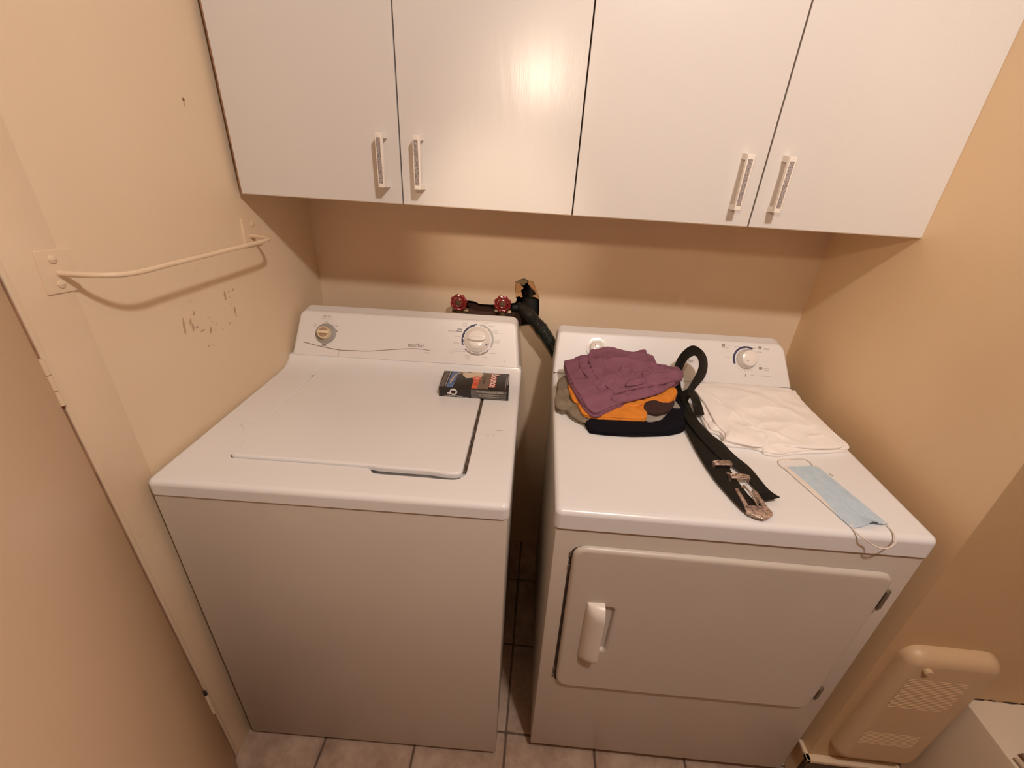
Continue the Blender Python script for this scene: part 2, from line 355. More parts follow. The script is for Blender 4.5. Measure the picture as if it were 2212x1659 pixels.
GREY = [(0.201, 0.353, 0.938), (0.219, 0.307, 0.929), (0.246, 0.315, 0.928), (0.265, 0.323, 0.928), (0.286, 0.342, 0.929), (0.317, 0.369, 0.93), (0.314, 0.394, 0.934), (0.295, 0.46, 0.94), (0.163, 0.412, 0.942)]
OLIVE = [(0.011, 0.451, 0.94), (0.006, 0.414, 0.936), (0.006, 0.368, 0.93), (0.009, 0.348, 0.923), (0.019, 0.334, 0.924), (0.033, 0.336, 0.924), (0.039, 0.32, 0.922), (0.052, 0.307, 0.919), (0.069, 0.293, 0.919), (0.088, 0.295, 0.922), (0.134, 0.357, 0.93), (0.144, 0.456, 0.945), (0.085, 0.507, 0.95), (0.035, 0.488, 0.946)]
NAVY = [(0.075, 0.29, 0.924), (0.08, 0.271, 0.921), (0.09, 0.26, 0.92), (0.139, 0.257, 0.92), (0.187, 0.259, 0.92), (0.255, 0.272, 0.92), (0.3, 0.288, 0.921), (0.321, 0.311, 0.923), (0.325, 0.344, 0.927), (0.331, 0.404, 0.932), (0.289, 0.49, 0.938), (0.134, 0.467, 0.938), (0.086, 0.351, 0.93)]
WHITE = [(0.391, 0.505, 0.935), (0.436, 0.516, 0.94), (0.466, 0.511, 0.942), (0.561, 0.511, 0.942), (0.655, 0.506, 0.94), (0.676, 0.517, 0.924), (0.678, 0.492, 0.919), (0.681, 0.413, 0.919), (0.682, 0.336, 0.919), (0.68, 0.269, 0.919), (0.644, 0.253, 0.918), (0.582, 0.244, 0.918), (0.535, 0.231, 0.918), (0.499, 0.22, 0.919), (0.471, 0.227, 0.919), (0.47, 0.236, 0.92), (0.436, 0.242, 0.92), (0.392, 0.25, 0.922), (0.395, 0.271, 0.922), (0.389, 0.29, 0.922), (0.371, 0.298, 0.92), (0.37, 0.322, 0.92), (0.373, 0.354, 0.922), (0.376, 0.399, 0.925), (0.378, 0.459, 0.93)]
WHITE_TOP = [(0.384, 0.474, 0.945), (0.449, 0.483, 0.948), (0.549, 0.487, 0.948), (0.637, 0.482, 0.946), (0.657, 0.477, 0.936), (0.662, 0.401, 0.93), (0.662, 0.322, 0.929), (0.664, 0.265, 0.927), (0.611, 0.248, 0.927), (0.559, 0.245, 0.927), (0.508, 0.248, 0.928), (0.461, 0.235, 0.928), (0.425, 0.241, 0.928), (0.393, 0.251, 0.928), (0.399, 0.277, 0.929), (0.391, 0.308, 0.931), (0.39, 0.352, 0.934), (0.389, 0.404, 0.937), (0.382, 0.443, 0.942)]
P_FLAP = [(0.18, 0.38, 0.984), (0.178, 0.391, 0.985), (0.196, 0.42, 0.99), (0.214, 0.444, 0.994), (0.221, 0.448, 0.994), (0.224, 0.422, 0.991), (0.227, 0.401, 0.987), (0.223, 0.395, 0.986), (0.201, 0.386, 0.985)]
P_ROLL = [(0.225, 0.44, 0.99), (0.259, 0.461, 0.993), (0.295, 0.464, 0.99), (0.331, 0.491, 0.988), (0.341, 0.473, 0.985), (0.339, 0.454, 0.982), (0.321, 0.434, 0.981), (0.29, 0.429, 0.984), (0.256, 0.412, 0.985), (0.228, 0.409, 0.987)]
P_BACK = [(0.178, 0.486, 1.008), (0.192, 0.504, 1.012), (0.214, 0.516, 1.015), (0.248, 0.539, 1.017), (0.253, 0.526, 1.012), (0.26, 0.509, 1.006), (0.27, 0.482, 1.0), (0.279, 0.466, 0.996), (0.252, 0.461, 0.998), (0.217, 0.474, 1.003)]
P_HEM = [(0.137, 0.338, 0.966), (0.156, 0.356, 0.97), (0.183, 0.363, 0.971), (0.222, 0.375, 0.973), (0.27, 0.397, 0.975), (0.282, 0.395, 0.972), (0.245, 0.37, 0.968), (0.201, 0.348, 0.965), (0.159, 0.332, 0.963)]
O_ROLL = [(0.247, 0.375, 0.953), (0.278, 0.405, 0.958), (0.309, 0.431, 0.96), (0.319, 0.415, 0.957), (0.309, 0.394, 0.953), (0.291, 0.372, 0.949), (0.268, 0.364, 0.949), (0.252, 0.367, 0.95)]
O_LEFT = [(0.037, 0.416, 0.955), (0.048, 0.419, 0.957), (0.058, 0.389, 0.952), (0.066, 0.353, 0.946), (0.056, 0.344, 0.945), (0.045, 0.356, 0.948), (0.039, 0.384, 0.951)]
MASK = [(0.493, 0.184, 0.916), (0.574, 0.198, 0.916), (0.615, 0.031, 0.916), (0.539, 0.013, 0.916)]
EAR1 = [(0.493, 0.18, 0.917), (0.49, 0.192, 0.917), (0.494, 0.205, 0.917), (0.502, 0.211, 0.917), (0.518, 0.213, 0.917), (0.547, 0.219, 0.917), (0.56, 0.217, 0.917), (0.564, 0.206, 0.917), (0.564, 0.194, 0.917)]
EAR2 = [(0.539, 0.013, 0.917), (0.54, 0.002, 0.917), (0.546, -0.011, 0.917), (0.562, -0.012, 0.907), (0.568, -0.02, 0.908), (0.578, -0.022, 0.909), (0.59, -0.018, 0.911), (0.603, -0.008, 0.913), (0.606, 0.003, 0.918), (0.61, 0.018, 0.917), (0.609, 0.028, 0.917)]
BELT_A = [[(0.351, 0.03, 0.919), (0.34, 0.064, 0.919), (0.324, 0.131, 0.919), (0.316, 0.226, 0.92), (0.315, 0.317, 0.923), (0.313, 0.39, 0.932), (0.321, 0.47, 0.937), (0.325, 0.5, 0.979), (0.332, 0.505, 1.019), (0.354, 0.51, 1.048), (0.376, 0.51, 1.05), (0.403, 0.51, 1.028), (0.413, 0.5, 0.999), (0.404, 0.48, 0.973), (0.374, 0.45, 0.949), (0.353, 0.42, 0.93)], [(0.394, 0.047, 0.919), (0.378, 0.082, 0.919), (0.371, 0.162, 0.919), (0.376, 0.26, 0.92), (0.358, 0.343, 0.923), (0.352, 0.412, 0.932), (0.34, 0.455, 0.952), (0.338, 0.47, 0.987), (0.343, 0.475, 1.018), (0.355, 0.475, 1.035), (0.367, 0.475, 1.036), (0.378, 0.475, 1.017), (0.377, 0.47, 0.997), (0.364, 0.455, 0.973), (0.347, 0.44, 0.947), (0.326, 0.42, 0.928)]]
BELT_B = [[(0.401, 0.064, 0.918), (0.4, 0.091, 0.918), (0.387, 0.149, 0.921), (0.358, 0.193, 0.923), (0.342, 0.24, 0.925), (0.331, 0.281, 0.928), (0.321, 0.327, 0.933), (0.327, 0.395, 0.933), (0.326, 0.41, 0.946), (0.331, 0.415, 0.961), (0.346, 0.42, 0.966), (0.364, 0.415, 0.962), (0.378, 0.4, 0.942), (0.378, 0.36, 0.929)], [(0.43, 0.066, 0.93), (0.423, 0.096, 0.923), (0.416, 0.162, 0.921), (0.398, 0.201, 0.923), (0.384, 0.245, 0.925), (0.364, 0.28, 0.928), (0.347, 0.329, 0.933), (0.338, 0.38, 0.937), (0.334, 0.39, 0.949), (0.333, 0.39, 0.96), (0.338, 0.39, 0.966), (0.347, 0.39, 0.955), (0.353, 0.38, 0.938), (0.351, 0.35, 0.931)]]
HOLE = [(0.4715, 0.9747), (0.4713, 1.0464), (0.4819, 1.0565), (0.4941, 1.0559), (0.5047, 1.0552), (0.5138, 1.0513), (0.5214, 1.048), (0.5351, 1.0483), (0.5578, 1.0485), (0.5804, 1.051), (0.6028, 1.0551), (0.6252, 1.0584), (0.637, 1.0608), (0.641, 1.0704), (0.6374, 1.0808), (0.6346, 1.1047), (0.6333, 1.1284), (0.6502, 1.1384), (0.6616, 1.1422), (0.6722, 1.1371), (0.69, 1.1326), (0.695, 1.1241), (0.7074, 1.0967), (0.7133, 1.079), (0.716, 1.0454), (0.7158, 1.0297), (0.7155, 0.9947), (0.6218, 0.974)]
FLAP1 = [(0.633, 1.1273), (0.6465, 1.1239), (0.6606, 1.11), (0.6522, 1.1019), (0.6595, 1.0813), (0.6372, 1.0796)]
FLAP2 = [(0.6329, 1.1268), (0.6499, 1.1369), (0.6614, 1.1407), (0.672, 1.1356), (0.671, 1.1281), (0.6599, 1.1184), (0.6464, 1.1233)]
FLAP3 = [(0.672, 1.1358), (0.6899, 1.1312), (0.6949, 1.1227), (0.7074, 1.0953), (0.7134, 1.076), (0.6979, 1.0839), (0.6904, 1.0849), (0.703, 1.0949), (0.6855, 1.1116), (0.6726, 1.127)]
VALVES = [(0.4647, 1.0692), (0.601, 1.0754)]
HOSE = [(0.6639, 1.0489), (0.6814, 1.0473), (0.7043, 1.0309), (0.728, 1.0068), (0.753, 0.9728), (0.779, 0.9334), (0.8061, 0.888)]
SCUFF = [(-0.5816, 1.1474, 0.0037, 0.0187), (-0.5833, 1.1344, 0.0031, 0.0172), (-0.5625, 1.146, 0.0037, 0.0125), (-0.5605, 1.1327, 0.0044, 0.0156), (-0.5507, 1.1291, 0.005, 0.0044), (-0.5473, 1.1594, 0.0037, 0.0069), (-0.5383, 1.1167, 0.0094, 0.0031), (-0.5155, 1.1086, 0.0044, 0.0112), (-0.5017, 1.1034, 0.0025, 0.0031), (-0.4794, 1.0974, 0.0025, 0.0037), (-0.4526, 1.1029, 0.0025, 0.0044), (-0.4254, 1.1252, 0.0037, 0.0125), (-0.4254, 1.1127, 0.0031, 0.0075), (-0.4447, 1.1705, 0.0044, 0.0112), (-0.4462, 1.1606, 0.0031, 0.0069), (-0.4305, 1.1723, 0.0028, 0.0037), (-0.4145, 1.1723, 0.0037, 0.0044), (-0.5348, 1.08, 0.0031, 0.0031), (-0.5227, 1.0764, 0.0019, 0.0025), (-0.4327, 1.1429, 0.0025, 0.0028), (-0.5092, 1.1371, 0.0025, 0.0025), (-0.5056, 1.1256, 0.0019, 0.0031), (-0.4949, 1.1164, 0.0016, 0.0022), (-0.5088, 1.2396, 0.0022, 0.0028), (-0.4926, 1.208, 0.0025, 0.0025), (-0.5489, 1.1849, 0.0019, 0.0025), (-0.4331, 1.1596, 0.0022, 0.0022)]
NAIL = [(-0.4215, 1.549)]
WF = {'TL': (0.025, 0.134), 'TR': (0.663, 0.137), 'BL': (0.015, -0.0008), 'BR': (0.681, -0.005), 'knobL': (0.109, 0.0671), 'plateL': (0.109, 0.0663), 'plL': (0.079, 0.0649), 'plR': (0.139, 0.0685), 'tab': (0.111, 0.0338), 't1': (0.107, 0.1182), 't2': (0.108, 0.1109), 't3': (0.108, 0.1015), 't4': (0.075, 0.0893), 't5': (0.138, 0.0907), 'tick': (0.141, 0.0757), 'seam0': (0.153, 0.0208), 'seam1': (0.154, 0.0014), 'ringR': (0.555, 0.0757), 'rL': (0.508, 0.0721), 'rR': (0.601, 0.0771), 'rT': (0.553, 0.1218), 'rB': (0.559, 0.028), 'kn': (0.554, 0.0749), 'knL': (0.519, 0.0713), 'd1': (0.554, 0.1195), 'd2': (0.517, 0.0533), 'd3': (0.593, 0.0533), 'tri': (0.579, 0.0635), 'l1': (0.51, 0.1182), 'l2': (0.505, 0.101), 'l2b': (0.494, 0.0951), 'l3': (0.494, 0.0807), 'l4': (0.494, 0.0613), 'l5': (0.505, 0.0447), 'l5b': (0.498, 0.0374), 'l5c': (0.48, 0.0316), 'l6': (0.529, 0.023), 'l7': (0.584, 0.0252), 'l8': (0.604, 0.0374), 'l9': (0.617, 0.0735), 'l10': (0.604, 0.1051), 'l10b': (0.606, 0.0987), 'l10c': (0.631, 0.0973), 'l11': (0.594, 0.1182), 'l12': (0.576, 0.1254), 'sm': (0.639, 0.0166), 'arc0': (0.046, 0.0374), 'arc1': (0.09, 0.0288), 'arc2': (0.152, 0.0202), 'arc3': (0.24, 0.0216), 'arc4': (0.307, 0.0302), 'arc5': (0.374, 0.0374), 'arc6': (0.421, 0.0347), 'mof0': (0.354, 0.0433), 'mof1': (0.401, 0.0496), 'cyc0': (0.4, 0.0275), 'cyc1': (0.421, 0.0275)}
DF = {'TL': (0.007, 0.1269), 'TR': (0.656, 0.1269), 'BL': (-0.003, 0.0014), 'BR': (0.685, 0.0), 'k0': (0.125, 0.0794), 'k0l': (0.094, 0.0772), 'k0t': (0.121, 0.105), 'tt': (0.137, 0.1108), 'mof0': (0.34, 0.0583), 'mof1': (0.401, 0.0592), 'ring': (0.552, 0.0758), 'rL': (0.514, 0.0758), 'rR': (0.587, 0.0794), 'rT': (0.548, 0.1094), 'rB': (0.555, 0.0408), 'dome': (0.553, 0.0744), 'dot': (0.547, 0.0677), 'sq1': (0.487, 0.1108), 'sq2': (0.591, 0.1108), 'sq3': (0.595, 0.0511), 's1': (0.501, 0.1122), 's1b': (0.494, 0.1041), 's2': (0.61, 0.1094), 's2b': (0.608, 0.1058), 's3': (0.61, 0.0511), 's3b': (0.612, 0.0453), 'l1': (0.501, 0.0947), 'l2': (0.501, 0.078), 'l3': (0.525, 0.1094), 'l4': (0.573, 0.1086), 'l5': (0.59, 0.0978), 'off': (0.592, 0.0619), 'five': (0.554, 0.0278), 'cyc': (0.573, 0.03), 'cy2': (0.611, 0.0292), 'tk': (0.586, 0.078)}

# ------------------------------------------------------------------ the room
XR0, XR1 = 1.526, 1.514          # right wall at the back and at its outer corner
YC = -.745                       # wall face beside the alcove
CEIL = 2.55
def quadslab(name, m, pts, th, **k):  # thin slab from a quad, thickened away along th
    bm = NB(); a = [bm.verts.new(Vector(p)) for p in pts]; b = [bm.verts.new(Vector(p) + Vector(th)) for p in pts]
    bm.faces.new(a); bm.faces.new(b); bridge(bm, a, b); return struct(name, bm, m, **k)
# floor: grout bed with single tiles
bm = NB(); box(bm, -1.25, -2.75, -.06, 2.45, .12, -.004); floor = struct('floor', bm, 'grout')
tbm = NB(); TW, TD, G = .2535, .2605, .0055
panel(tbm, rrect(-TW / 2 + G / 2, -TD / 2 + G / 2, TW / 2 - G / 2, TD / 2 - G / 2, .004, 1), frame((0, 0, 0), (1, 0, 0), (0, 1, 0), (0, 0, 1)), r=.002, depth=.006, seg=1, back=False)
t0 = obj('tile', tbm, 'tile', floor); first = True
for i in range(-5, 9):
    for j in range(-9, 2):
        o = t0 if first else t0.copy()
        if not first: COL.objects.link(o)
        first = False; o.location = (.216 + TW * (i + .5), -.455 + TD * (j + .5), R.uniform(-.0006, 0)); o.rotation_euler = (R.uniform(-.002, .002), R.uniform(-.002, .002), 0)
# back wall with the broken hole round the pipes
TBK = frame((0, 0, 0), (1, 0, 0), (0, 0, 1), (0, -1, 0))
bm = NB(); panel(bm, [(-.1, 0), (1.62, 0), (1.62, CEIL), (-.1, CEIL)], TBK, r=0, depth=.0125, holes=[dict(pts=HOLE[::-1] if area2(HOLE) > 0 else HOLE, depth=.0125, floor=False, mi=1)], back=False)
wb = struct('wall_back', bm, ['wall', 'gypsum'])
for nm, fl, m, y in (('torn_paper_flap', FLAP1, 'paper', .003), ('gypsum_flap', FLAP2, 'gypsum', .004), ('torn_paper_flap', FLAP3, 'paper', .0045)):
    bm = NB(); pts = []
    for i in range(len(fl)):       # ragged outline
        a, b = V(*fl[i]), V(*fl[(i + 1) % len(fl)])
        for k in range(4):
            q = a.lerp(b, k / 4) + (V(R.uniform(-1, 1), R.uniform(-1, 1)) * .0012 if k else V(0, 0)); pts.append((q.x, q.y))
    cx = sum(p[0] for p in pts) / len(pts); cz = sum(p[1] for p in pts) / len(pts)
    fr = [bm.verts.new((x, y - .002 + R.uniform(-.0015, .0015), z)) for x, z in pts]; bk = [bm.verts.new((x, y + .006, z)) for x, z in pts]
    tess(bm, [list(zip(fr, pts))]); tess(bm, [list(zip(bk, pts))]); bridge(bm, fr, bk); obj(nm, bm, m, wb, angle=20)
bm = NB()                          # the space inside the wall
for q in (((.40, .0126, .85), (.40, .12, .85), (.40, .12, 1.2), (.40, .0126, 1.2)), ((.78, .0126, .85), (.78, .12, .85), (.78, .12, 1.2), (.78, .0126, 1.2)),
          ((.40, .0126, .85), (.78, .0126, .85), (.78, .12, .85), (.40, .12, .85)), ((.40, .0126, 1.2), (.78, .0126, 1.2), (.78, .12, 1.2), (.40, .12, 1.2)), ((.40, .12, .85), (.78, .12, .85), (.78, .12, 1.2), (.40, .12, 1.2))):
    bm.faces.new([bm.verts.new(p) for p in q])
obj('wall_cavity', bm, 'cavity', wb)
bm = NB(); box(bm, .41, .045, .9, .66, .06, 1.046); obj('backing_board', bm, 'cavity_board', wb)
# left wall of the alcove, casing strip and outer walls
wl = quadslab('wall_left', 'wall_left', [(-.004, .0125, 0), (-.004, -.85, 0), (-.004, -.85, CEIL), (-.004, .0125, CEIL)], (-.11, 0, 0))
TL_ = frame((-.004, 0, 0), (0, 1, 0), (0, 0, 1), (1, 0, 0))
bm = NB()
for y, z, a, b in SCUFF:
    a, b = a * 1.5, b * 1.25
    t = R.uniform(.15, .4); P = []
    for i in range(14):
        an = 2 * PI * i / 14; k = R.uniform(.7, 1.15); X, Y = a * .5 * math.cos(an) * k, b * .5 * math.sin(an) * k
        P.append((y + X + Y * .22, z + Y))
    flat(bm, P, TL_, .0004 + .00004 * (len(bm.verts) // 14))
obj('scuff_marks', bm, 'stain', wl, kind='stuff')
bm = NB(); y, z = NAIL[0]; lathe(bm, [(0, .0016), (.0022, .0012), (.0028, .0003)], TL_, 12, cx=y, cy=z); obj('nail_head', bm, 'stain_dark', wl)
bm = NB(); flat(bm, [(y - .0016, z - .001), (y - .0012, z - .013), (y + .0006, z - .014), (y + .0016, z - .001)], TL_, .0003); obj('rust_streak', bm, 'stain', wl)
bm = NB(); box(bm, -.0045, -.850, 0, -.002, -.764, 2.08, bev=.0008); struct('trim_1', bm, 'trim')
bm = NB(); box(bm, -.0045, -.8515, 0, .0015, -.843, 2.08, bev=.0012); struct('trim_2', bm, 'trim')
# right wall runs to an outside corner, then a wall faces the room
wr = quadslab('wall_right', 'wall_right', [(XR0, .0125, 0), (XR1, YC + .0004, 0), (XR1, YC + .0004, CEIL), (XR0, .0125, CEIL)], (.05, .0, 0))
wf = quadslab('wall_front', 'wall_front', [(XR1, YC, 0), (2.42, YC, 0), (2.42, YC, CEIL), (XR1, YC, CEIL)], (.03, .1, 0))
quadslab('wall_front_left', 'room', [(-1.25, -.862, 0), (-.012, -.862, 0), (-.012, -.862, CEIL), (-1.25, -.862, CEIL)], (0, .09, 0))
quadslab('wall_side_right', 'room', [(2.4, .0, 0), (2.4, -2.75, 0), (2.4, -2.75, CEIL), (2.4, .0, CEIL)], (.05, 0, 0))
quadslab('wall_side_left', 'room', [(-1.2, -.8, 0), (-1.2, -2.75, 0), (-1.2, -2.75, CEIL), (-1.2, -.8, CEIL)], (-.05, 0, 0))
quadslab('wall_rear', 'room', [(-1.25, -2.7, 0), (2.45, -2.7, 0), (2.45, -2.7, CEIL), (-1.25, -2.7, CEIL)], (0, -.05, 0))
bm = NB(); box(bm, -1.25, -2.75, CEIL, 2.45, .1, CEIL + .05); struct('ceiling', bm, 'ceiling')
# folding door leaf, hinged on the casing and standing half open
dd = V(.7071, -.7071, 0); dn = V(.7071, .7071, 0)
TDR = frame(V(.0025, -.8560, 0) , dd, (0, 0, 1), dn)
bm = NB(); panel(bm, rrect(.004, .008, .63, 2.03, .001, 1), TDR, r=.0015, depth=.03, seg=2); dr = struct('door_1', bm, 'door_paint')
for z in (1.155, .275):
    bm = NB(); c = V(.0035, -.8555, 0)
    for a, b in ((-.038, -.014), (-.0125, .0125), (.014, .038)): tube(bm, [c + V(0, 0, z + a), c + V(0, 0, z + b)], .0045, 10)
    obj('hinge', bm, 'trim', dr)
bm = NB(); box(bm, .0, -.8565, .312, .0065, -.8505, .328, bev=.001); obj('hinge_gap', bm, 'dark_gap', dr)
bm = NB(); box(bm, -.006, -.8560, .0, -.0005, -.8520, 2.05); obj('hinge_shadow_gap', bm, 'edge_brown', dr)
# base board, low ledge with mouldy joint, wall heater
bm = NB(); box(bm, XR1 - .002, YC - .012, 0, 1.738, YC, .134); bb = struct('baseboard_right', bm, 'baseboard')
bm = NB(); box(bm, XR1 - .012, YC - .017, .134, 1.738, YC, .147, bev=.002); box(bm, XR1 - .012, YC - .017, .134, XR1 - .0005, YC + .03, .147, bev=.002); obj('base_cap', bm, 'trim', bb)
bm = NB(); box(bm, 1.7405, -1.25, 0, 2.39, YC, .459, bev=.004); lg = struct('trim_3', bm, 'ledge')
bm = NB(); P = []
for x0, x1, wv in ((1.752, 1.787, .0035), (1.795, 1.812, .002), (1.828, 1.86, .003), (1.865, 1.93, .002)):
    q = [(x0 + (x1 - x0) * i / 7, -.7458 - wv * abs(math.sin(PI * (i + .5) / 8)) * R.uniform(.5, 1.2)) for i in range(8)]
    flat(bm, [(x0, -.7452)] + q + [(x1, -.7452)], frame((0, 0, .458), (1, 0, 0), (0, 1, 0), (0, 0, 1)), .0006)
    flat(bm, [(x0, .458), (x1, .458)] + [(a, .458 + .0035 * R.uniform(.4, 1)) for a, _ in q[::-1]], frame((0, YC, 0), (1, 0, 0), (0, 0, 1), (0, -1, 0)), .0005)
obj('mould_line', bm, 'mould', lg)

TH = frame((0, YC, 0), (1, 0, 0), (0, 0, 1), (0, -1, 0))
ht = thing('wall_heater', 'cream wall heater with two louvred grilles low on the wall right of the dryer', 'heater', (1.65, YC, .2))
def child(o, e):                    # parent while the mesh stays where it was built
    o.parent = e; o.matrix_parent_inverse = Matrix.LocRotScale(e.location, e.rotation_euler, None).inverted(); return o
TH2 = frame((0, YC - .030, 0), (1, 0, 0), (0, 0, 1), (0, -1, 0))
bm = NB(); panel(bm, rrect(1.540, .190, 1.737, .624, .036, 9), TH2, r=.027, depth=.030, seg=6, back=False); child(obj('cover', bm, 'heater', wn=True), ht)
for nm, z0, z1, n in (('upper_louvres', .442, .552, 20), ('lower_louvres', .283, .337, 10)):
    bm = NB()
    for i in range(n):
        z = z0 + (z1 - z0) * (i + .5) / n; h = (z1 - z0) / n
        v = [bm.verts.new(p) for p in (TH2(1.562, z - h * .45, -.0003), TH2(1.686, z - h * .45, -.0003), TH2(1.686, z + h * .15, .0006), TH2(1.562, z + h * .15, .0006), TH2(1.562, z + h * .35, -.0003), TH2(1.686, z + h * .35, -.0003))]
        bm.faces.new((v[0], v[1], v[2], v[3])); bm.faces.new((v[3], v[2], v[5], v[4]))
    child(obj(nm, bm, 'heater', angle=10, kind='stuff'), ht)
bm = NB(); lathe(bm, [(.0085, 0), (.0085, .006), (.0065, .008), (0, .008)], TH2, 16, cx=1.582, cy=.585); child(obj('thermostat_knob', bm, 'heater'), ht)
# bits standing on the ledge at the very edge of the view
st = thing('wooden_sticks', 'pair of pale brown sticks lying at the near edge of the ledge', 'stick', (1.752, -.86, .459))
for dx, l, m in ((0, 0, 'p_tan'), (.017, .008, 'wood_stick')):
    bm = NB(); tube(bm, [V(dx, l, .0062), V(dx + .004, l - .05, .0062), V(dx + .012, l - .17, .0062)], .0058, 10); obj('stick', bm, m, st)
bm = NB(); lathe(bm, [(0, 0), (.024, 0), (.026, .006), (.026, .05), (.020, .062), (.012, .066), (.012, .08), (0, .08)], ID, 24)
tag(obj('dark_bottle', bm, 'dark_bottle'), 'small black bottle standing on the ledge behind the sticks', 'bottle').location = (1.815, -.865, .459)
# ceiling light (above the view)
cl = thing('ceiling_lamp', 'bare bulb ceiling lamp above the washing machines', 'lamp', (1.22, -1.53, CEIL))
bm = NB(); lathe(bm, [(0, 0), (.065, 0), (.065, -.012), (.03, -.03), (.022, -.034), (.022, -.08), (0, -.08)], ID, 28); obj('socket', bm, 'lamp_white', cl)

# ------------------------------------------------------------------ towel rail on the left wall
tr = thing('towel_rail', 'cream painted towel rail screwed to the left wall above the washer', 'towel rail', (-.004, -.55, 1.29))
TW_ = frame((-.004, 0, 0), (0, 1, 0), (0, 0, 1), (1, 0, 0))
def plate(p, scr, nm):
    bm = NB(); panel(bm, rpoly(p, .002, 2), lambda x, y, z=0.0: TW_(x, y, z + .0042), r=.0012, depth=.0042, seg=2); o = child(obj(nm, bm, 'trim', wn=True), tr)
    for y, z in scr:
        b = NB(); lathe(b, [(.0058, 0), (.0056, .0018), (.003, .0030), (0, .0032)], frame((.0002, 0, 0), (0, 1, 0), (0, 0, 1), (1, 0, 0)), 14, cx=y, cy=z); box(b, y - .004, z - .0006, .003, y + .004, z + .0006, .0036, frame((.0002, 0, 0), (0, 1, 0), (0, 0, 1), (1, 0, 0)))
        obj('screw', b, 'trim', o)
PLATE_L = [(-.8055, 1.273), (-.7535, 1.268), (-.7495, 1.330), (-.8005, 1.335)]
PLATE_R = [(-.338, 1.254), (-.270, 1.250), (-.262, 1.312), (-.332, 1.319)]
plate([(a, b) for a, b in PLATE_L][::1], [(-.780, 1.320), (-.782, 1.284)], 'mount_plate')
plate(PLATE_R, [(-.297, 1.303), (-.300, 1.266)], 'mount_plate')
bm = NB(); path = crom([(.0, -.778, 1.299), (.018, -.776, 1.2985), (.045, -.768, 1.297), (.066, -.748, 1.2945), (.0725, -.715, 1.292), (.073, -.66, 1.2905), (.073, -.55, 1.2865), (.073, -.44, 1.283), (.0725, -.372, 1.281), (.065, -.345, 1.280), (.045, -.328, 1.279), (.02, -.318, 1.278), (.0, -.314, 1.2775)], 6)
tube(bm, path, .0043, 12); child(obj('rail', bm, 'trim'), tr)

# ------------------------------------------------------------------ wall cabinets
DX = [.0085, .3885, .7710, 1.1547, 1.5205]; ZB = 1.3745; CY = -.326
def handle(parent, x, z0, z1, flip):
    T = frame((x, CY, 0), (1, 0, 0), (0, 0, 1), (0, -1, 0)); bm = NB(); c = (z0 + z1) / 2
    Tb = lambda a, b, n: T(a, b, n + .030)
    hp = rrect(-.0050, z0 + .0085, .0040, z1 - .0095, .0004, 1)
    panel(bm, rrect(-.0072, z0, .0072, z1, .0012, 2), Tb, r=.0012, depth=.0095, seg=2, holes=[dict(pts=hp, depth=.0009, fmi=1)])
    for zz, s in ((z0, 1), (z1, -1)):
        a = zz; b = zz + s * .011
        v = [T(-.0072, a, .021), T(.0072, a, .021), T(.0072, b, .021), T(-.0072, b, .021)]
        u = [T(-.0045 + flip * .004, a - s * .001, 0), T(.0055 + flip * .004, a - s * .001, 0), T(.0055 + flip * .004, b - s * .001, 0), T(-.0045 + flip * .004, b - s * .001, 0)]
        A = [bm.verts.new(p) for p in v]; B = [bm.verts.new(p) for p in u]; bridge(bm, A, B); bm.faces.new(A); bm.faces.new(B)
    o = obj('handle', bm, ['handle', 'speckle']); o.parent = parent; return o
HX = [.3525, .4320, 1.1115, 1.1925]
for ci, (a, b, lab) in enumerate(((0, 2, 'white two-door wall cabinet on the left, hanging above the washer'), (2, 4, 'white two-door wall cabinet on the right, hanging above the dryer'))):
    cb = thing('wall_cabinet', lab, 'cabinet', (0, 0, 0), group='white laminate wall cabinets')
    bm = NB(); box(bm, DX[a] + .001, CY + .0195, ZB + .003, DX[b] - (.0005 if a else .0005), -.001, 2.12); obj('body', bm, 'edge_cream', cb)
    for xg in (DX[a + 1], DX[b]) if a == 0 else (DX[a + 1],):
        bm = NB(); box(bm, xg - .006, CY + .0180, ZB + .0005, xg + .006, CY + .0192, 2.115); obj('gap_shade_strip', bm, 'gap_shade', cb)  # dark strip painting the shade inside the door gap
    for k in (a, a + 1):
        x0 = DX[k] + (.0 if k == 0 else .0016); x1 = DX[k + 1] - (.0016 if k < 3 else 0)
        bm = NB(); panel(bm, [(x0, ZB), (x1, ZB), (x1, 2.115), (x0, 2.115)], frame((0, CY, 0), (1, 0, 0), (0, 0, 1), (0, -1, 0)), r=.0007, depth=.0175, seg=1)
        d = obj('door', bm, 'laminate', cb)
        bm = NB()
        box(bm, x0 + .0004, CY + .0012, ZB - .0009, x1 - .0004, CY + .0175, ZB + .0002)
        e = obj('door_edge', bm, 'edge_cream', d)
        if k == 0:
            bm = NB(); box(bm, x0 - .0004, CY - .0003, ZB, x0 + .0026, CY + .0172, 2.115); obj('door_edge', bm, 'edge_brown', d)
        handle(d, HX[k], 1.4085, 1.5135, 1 if k < 2 else -1)
    if a == 0:
        bm = NB(); box(bm, -.0038, CY + .03, ZB + .004, DX[0] + .0005, -.001, 2.1); obj('side_gap_shade', bm, 'dark_gap', cb)  # dark block painting shade into the gap beside the wall
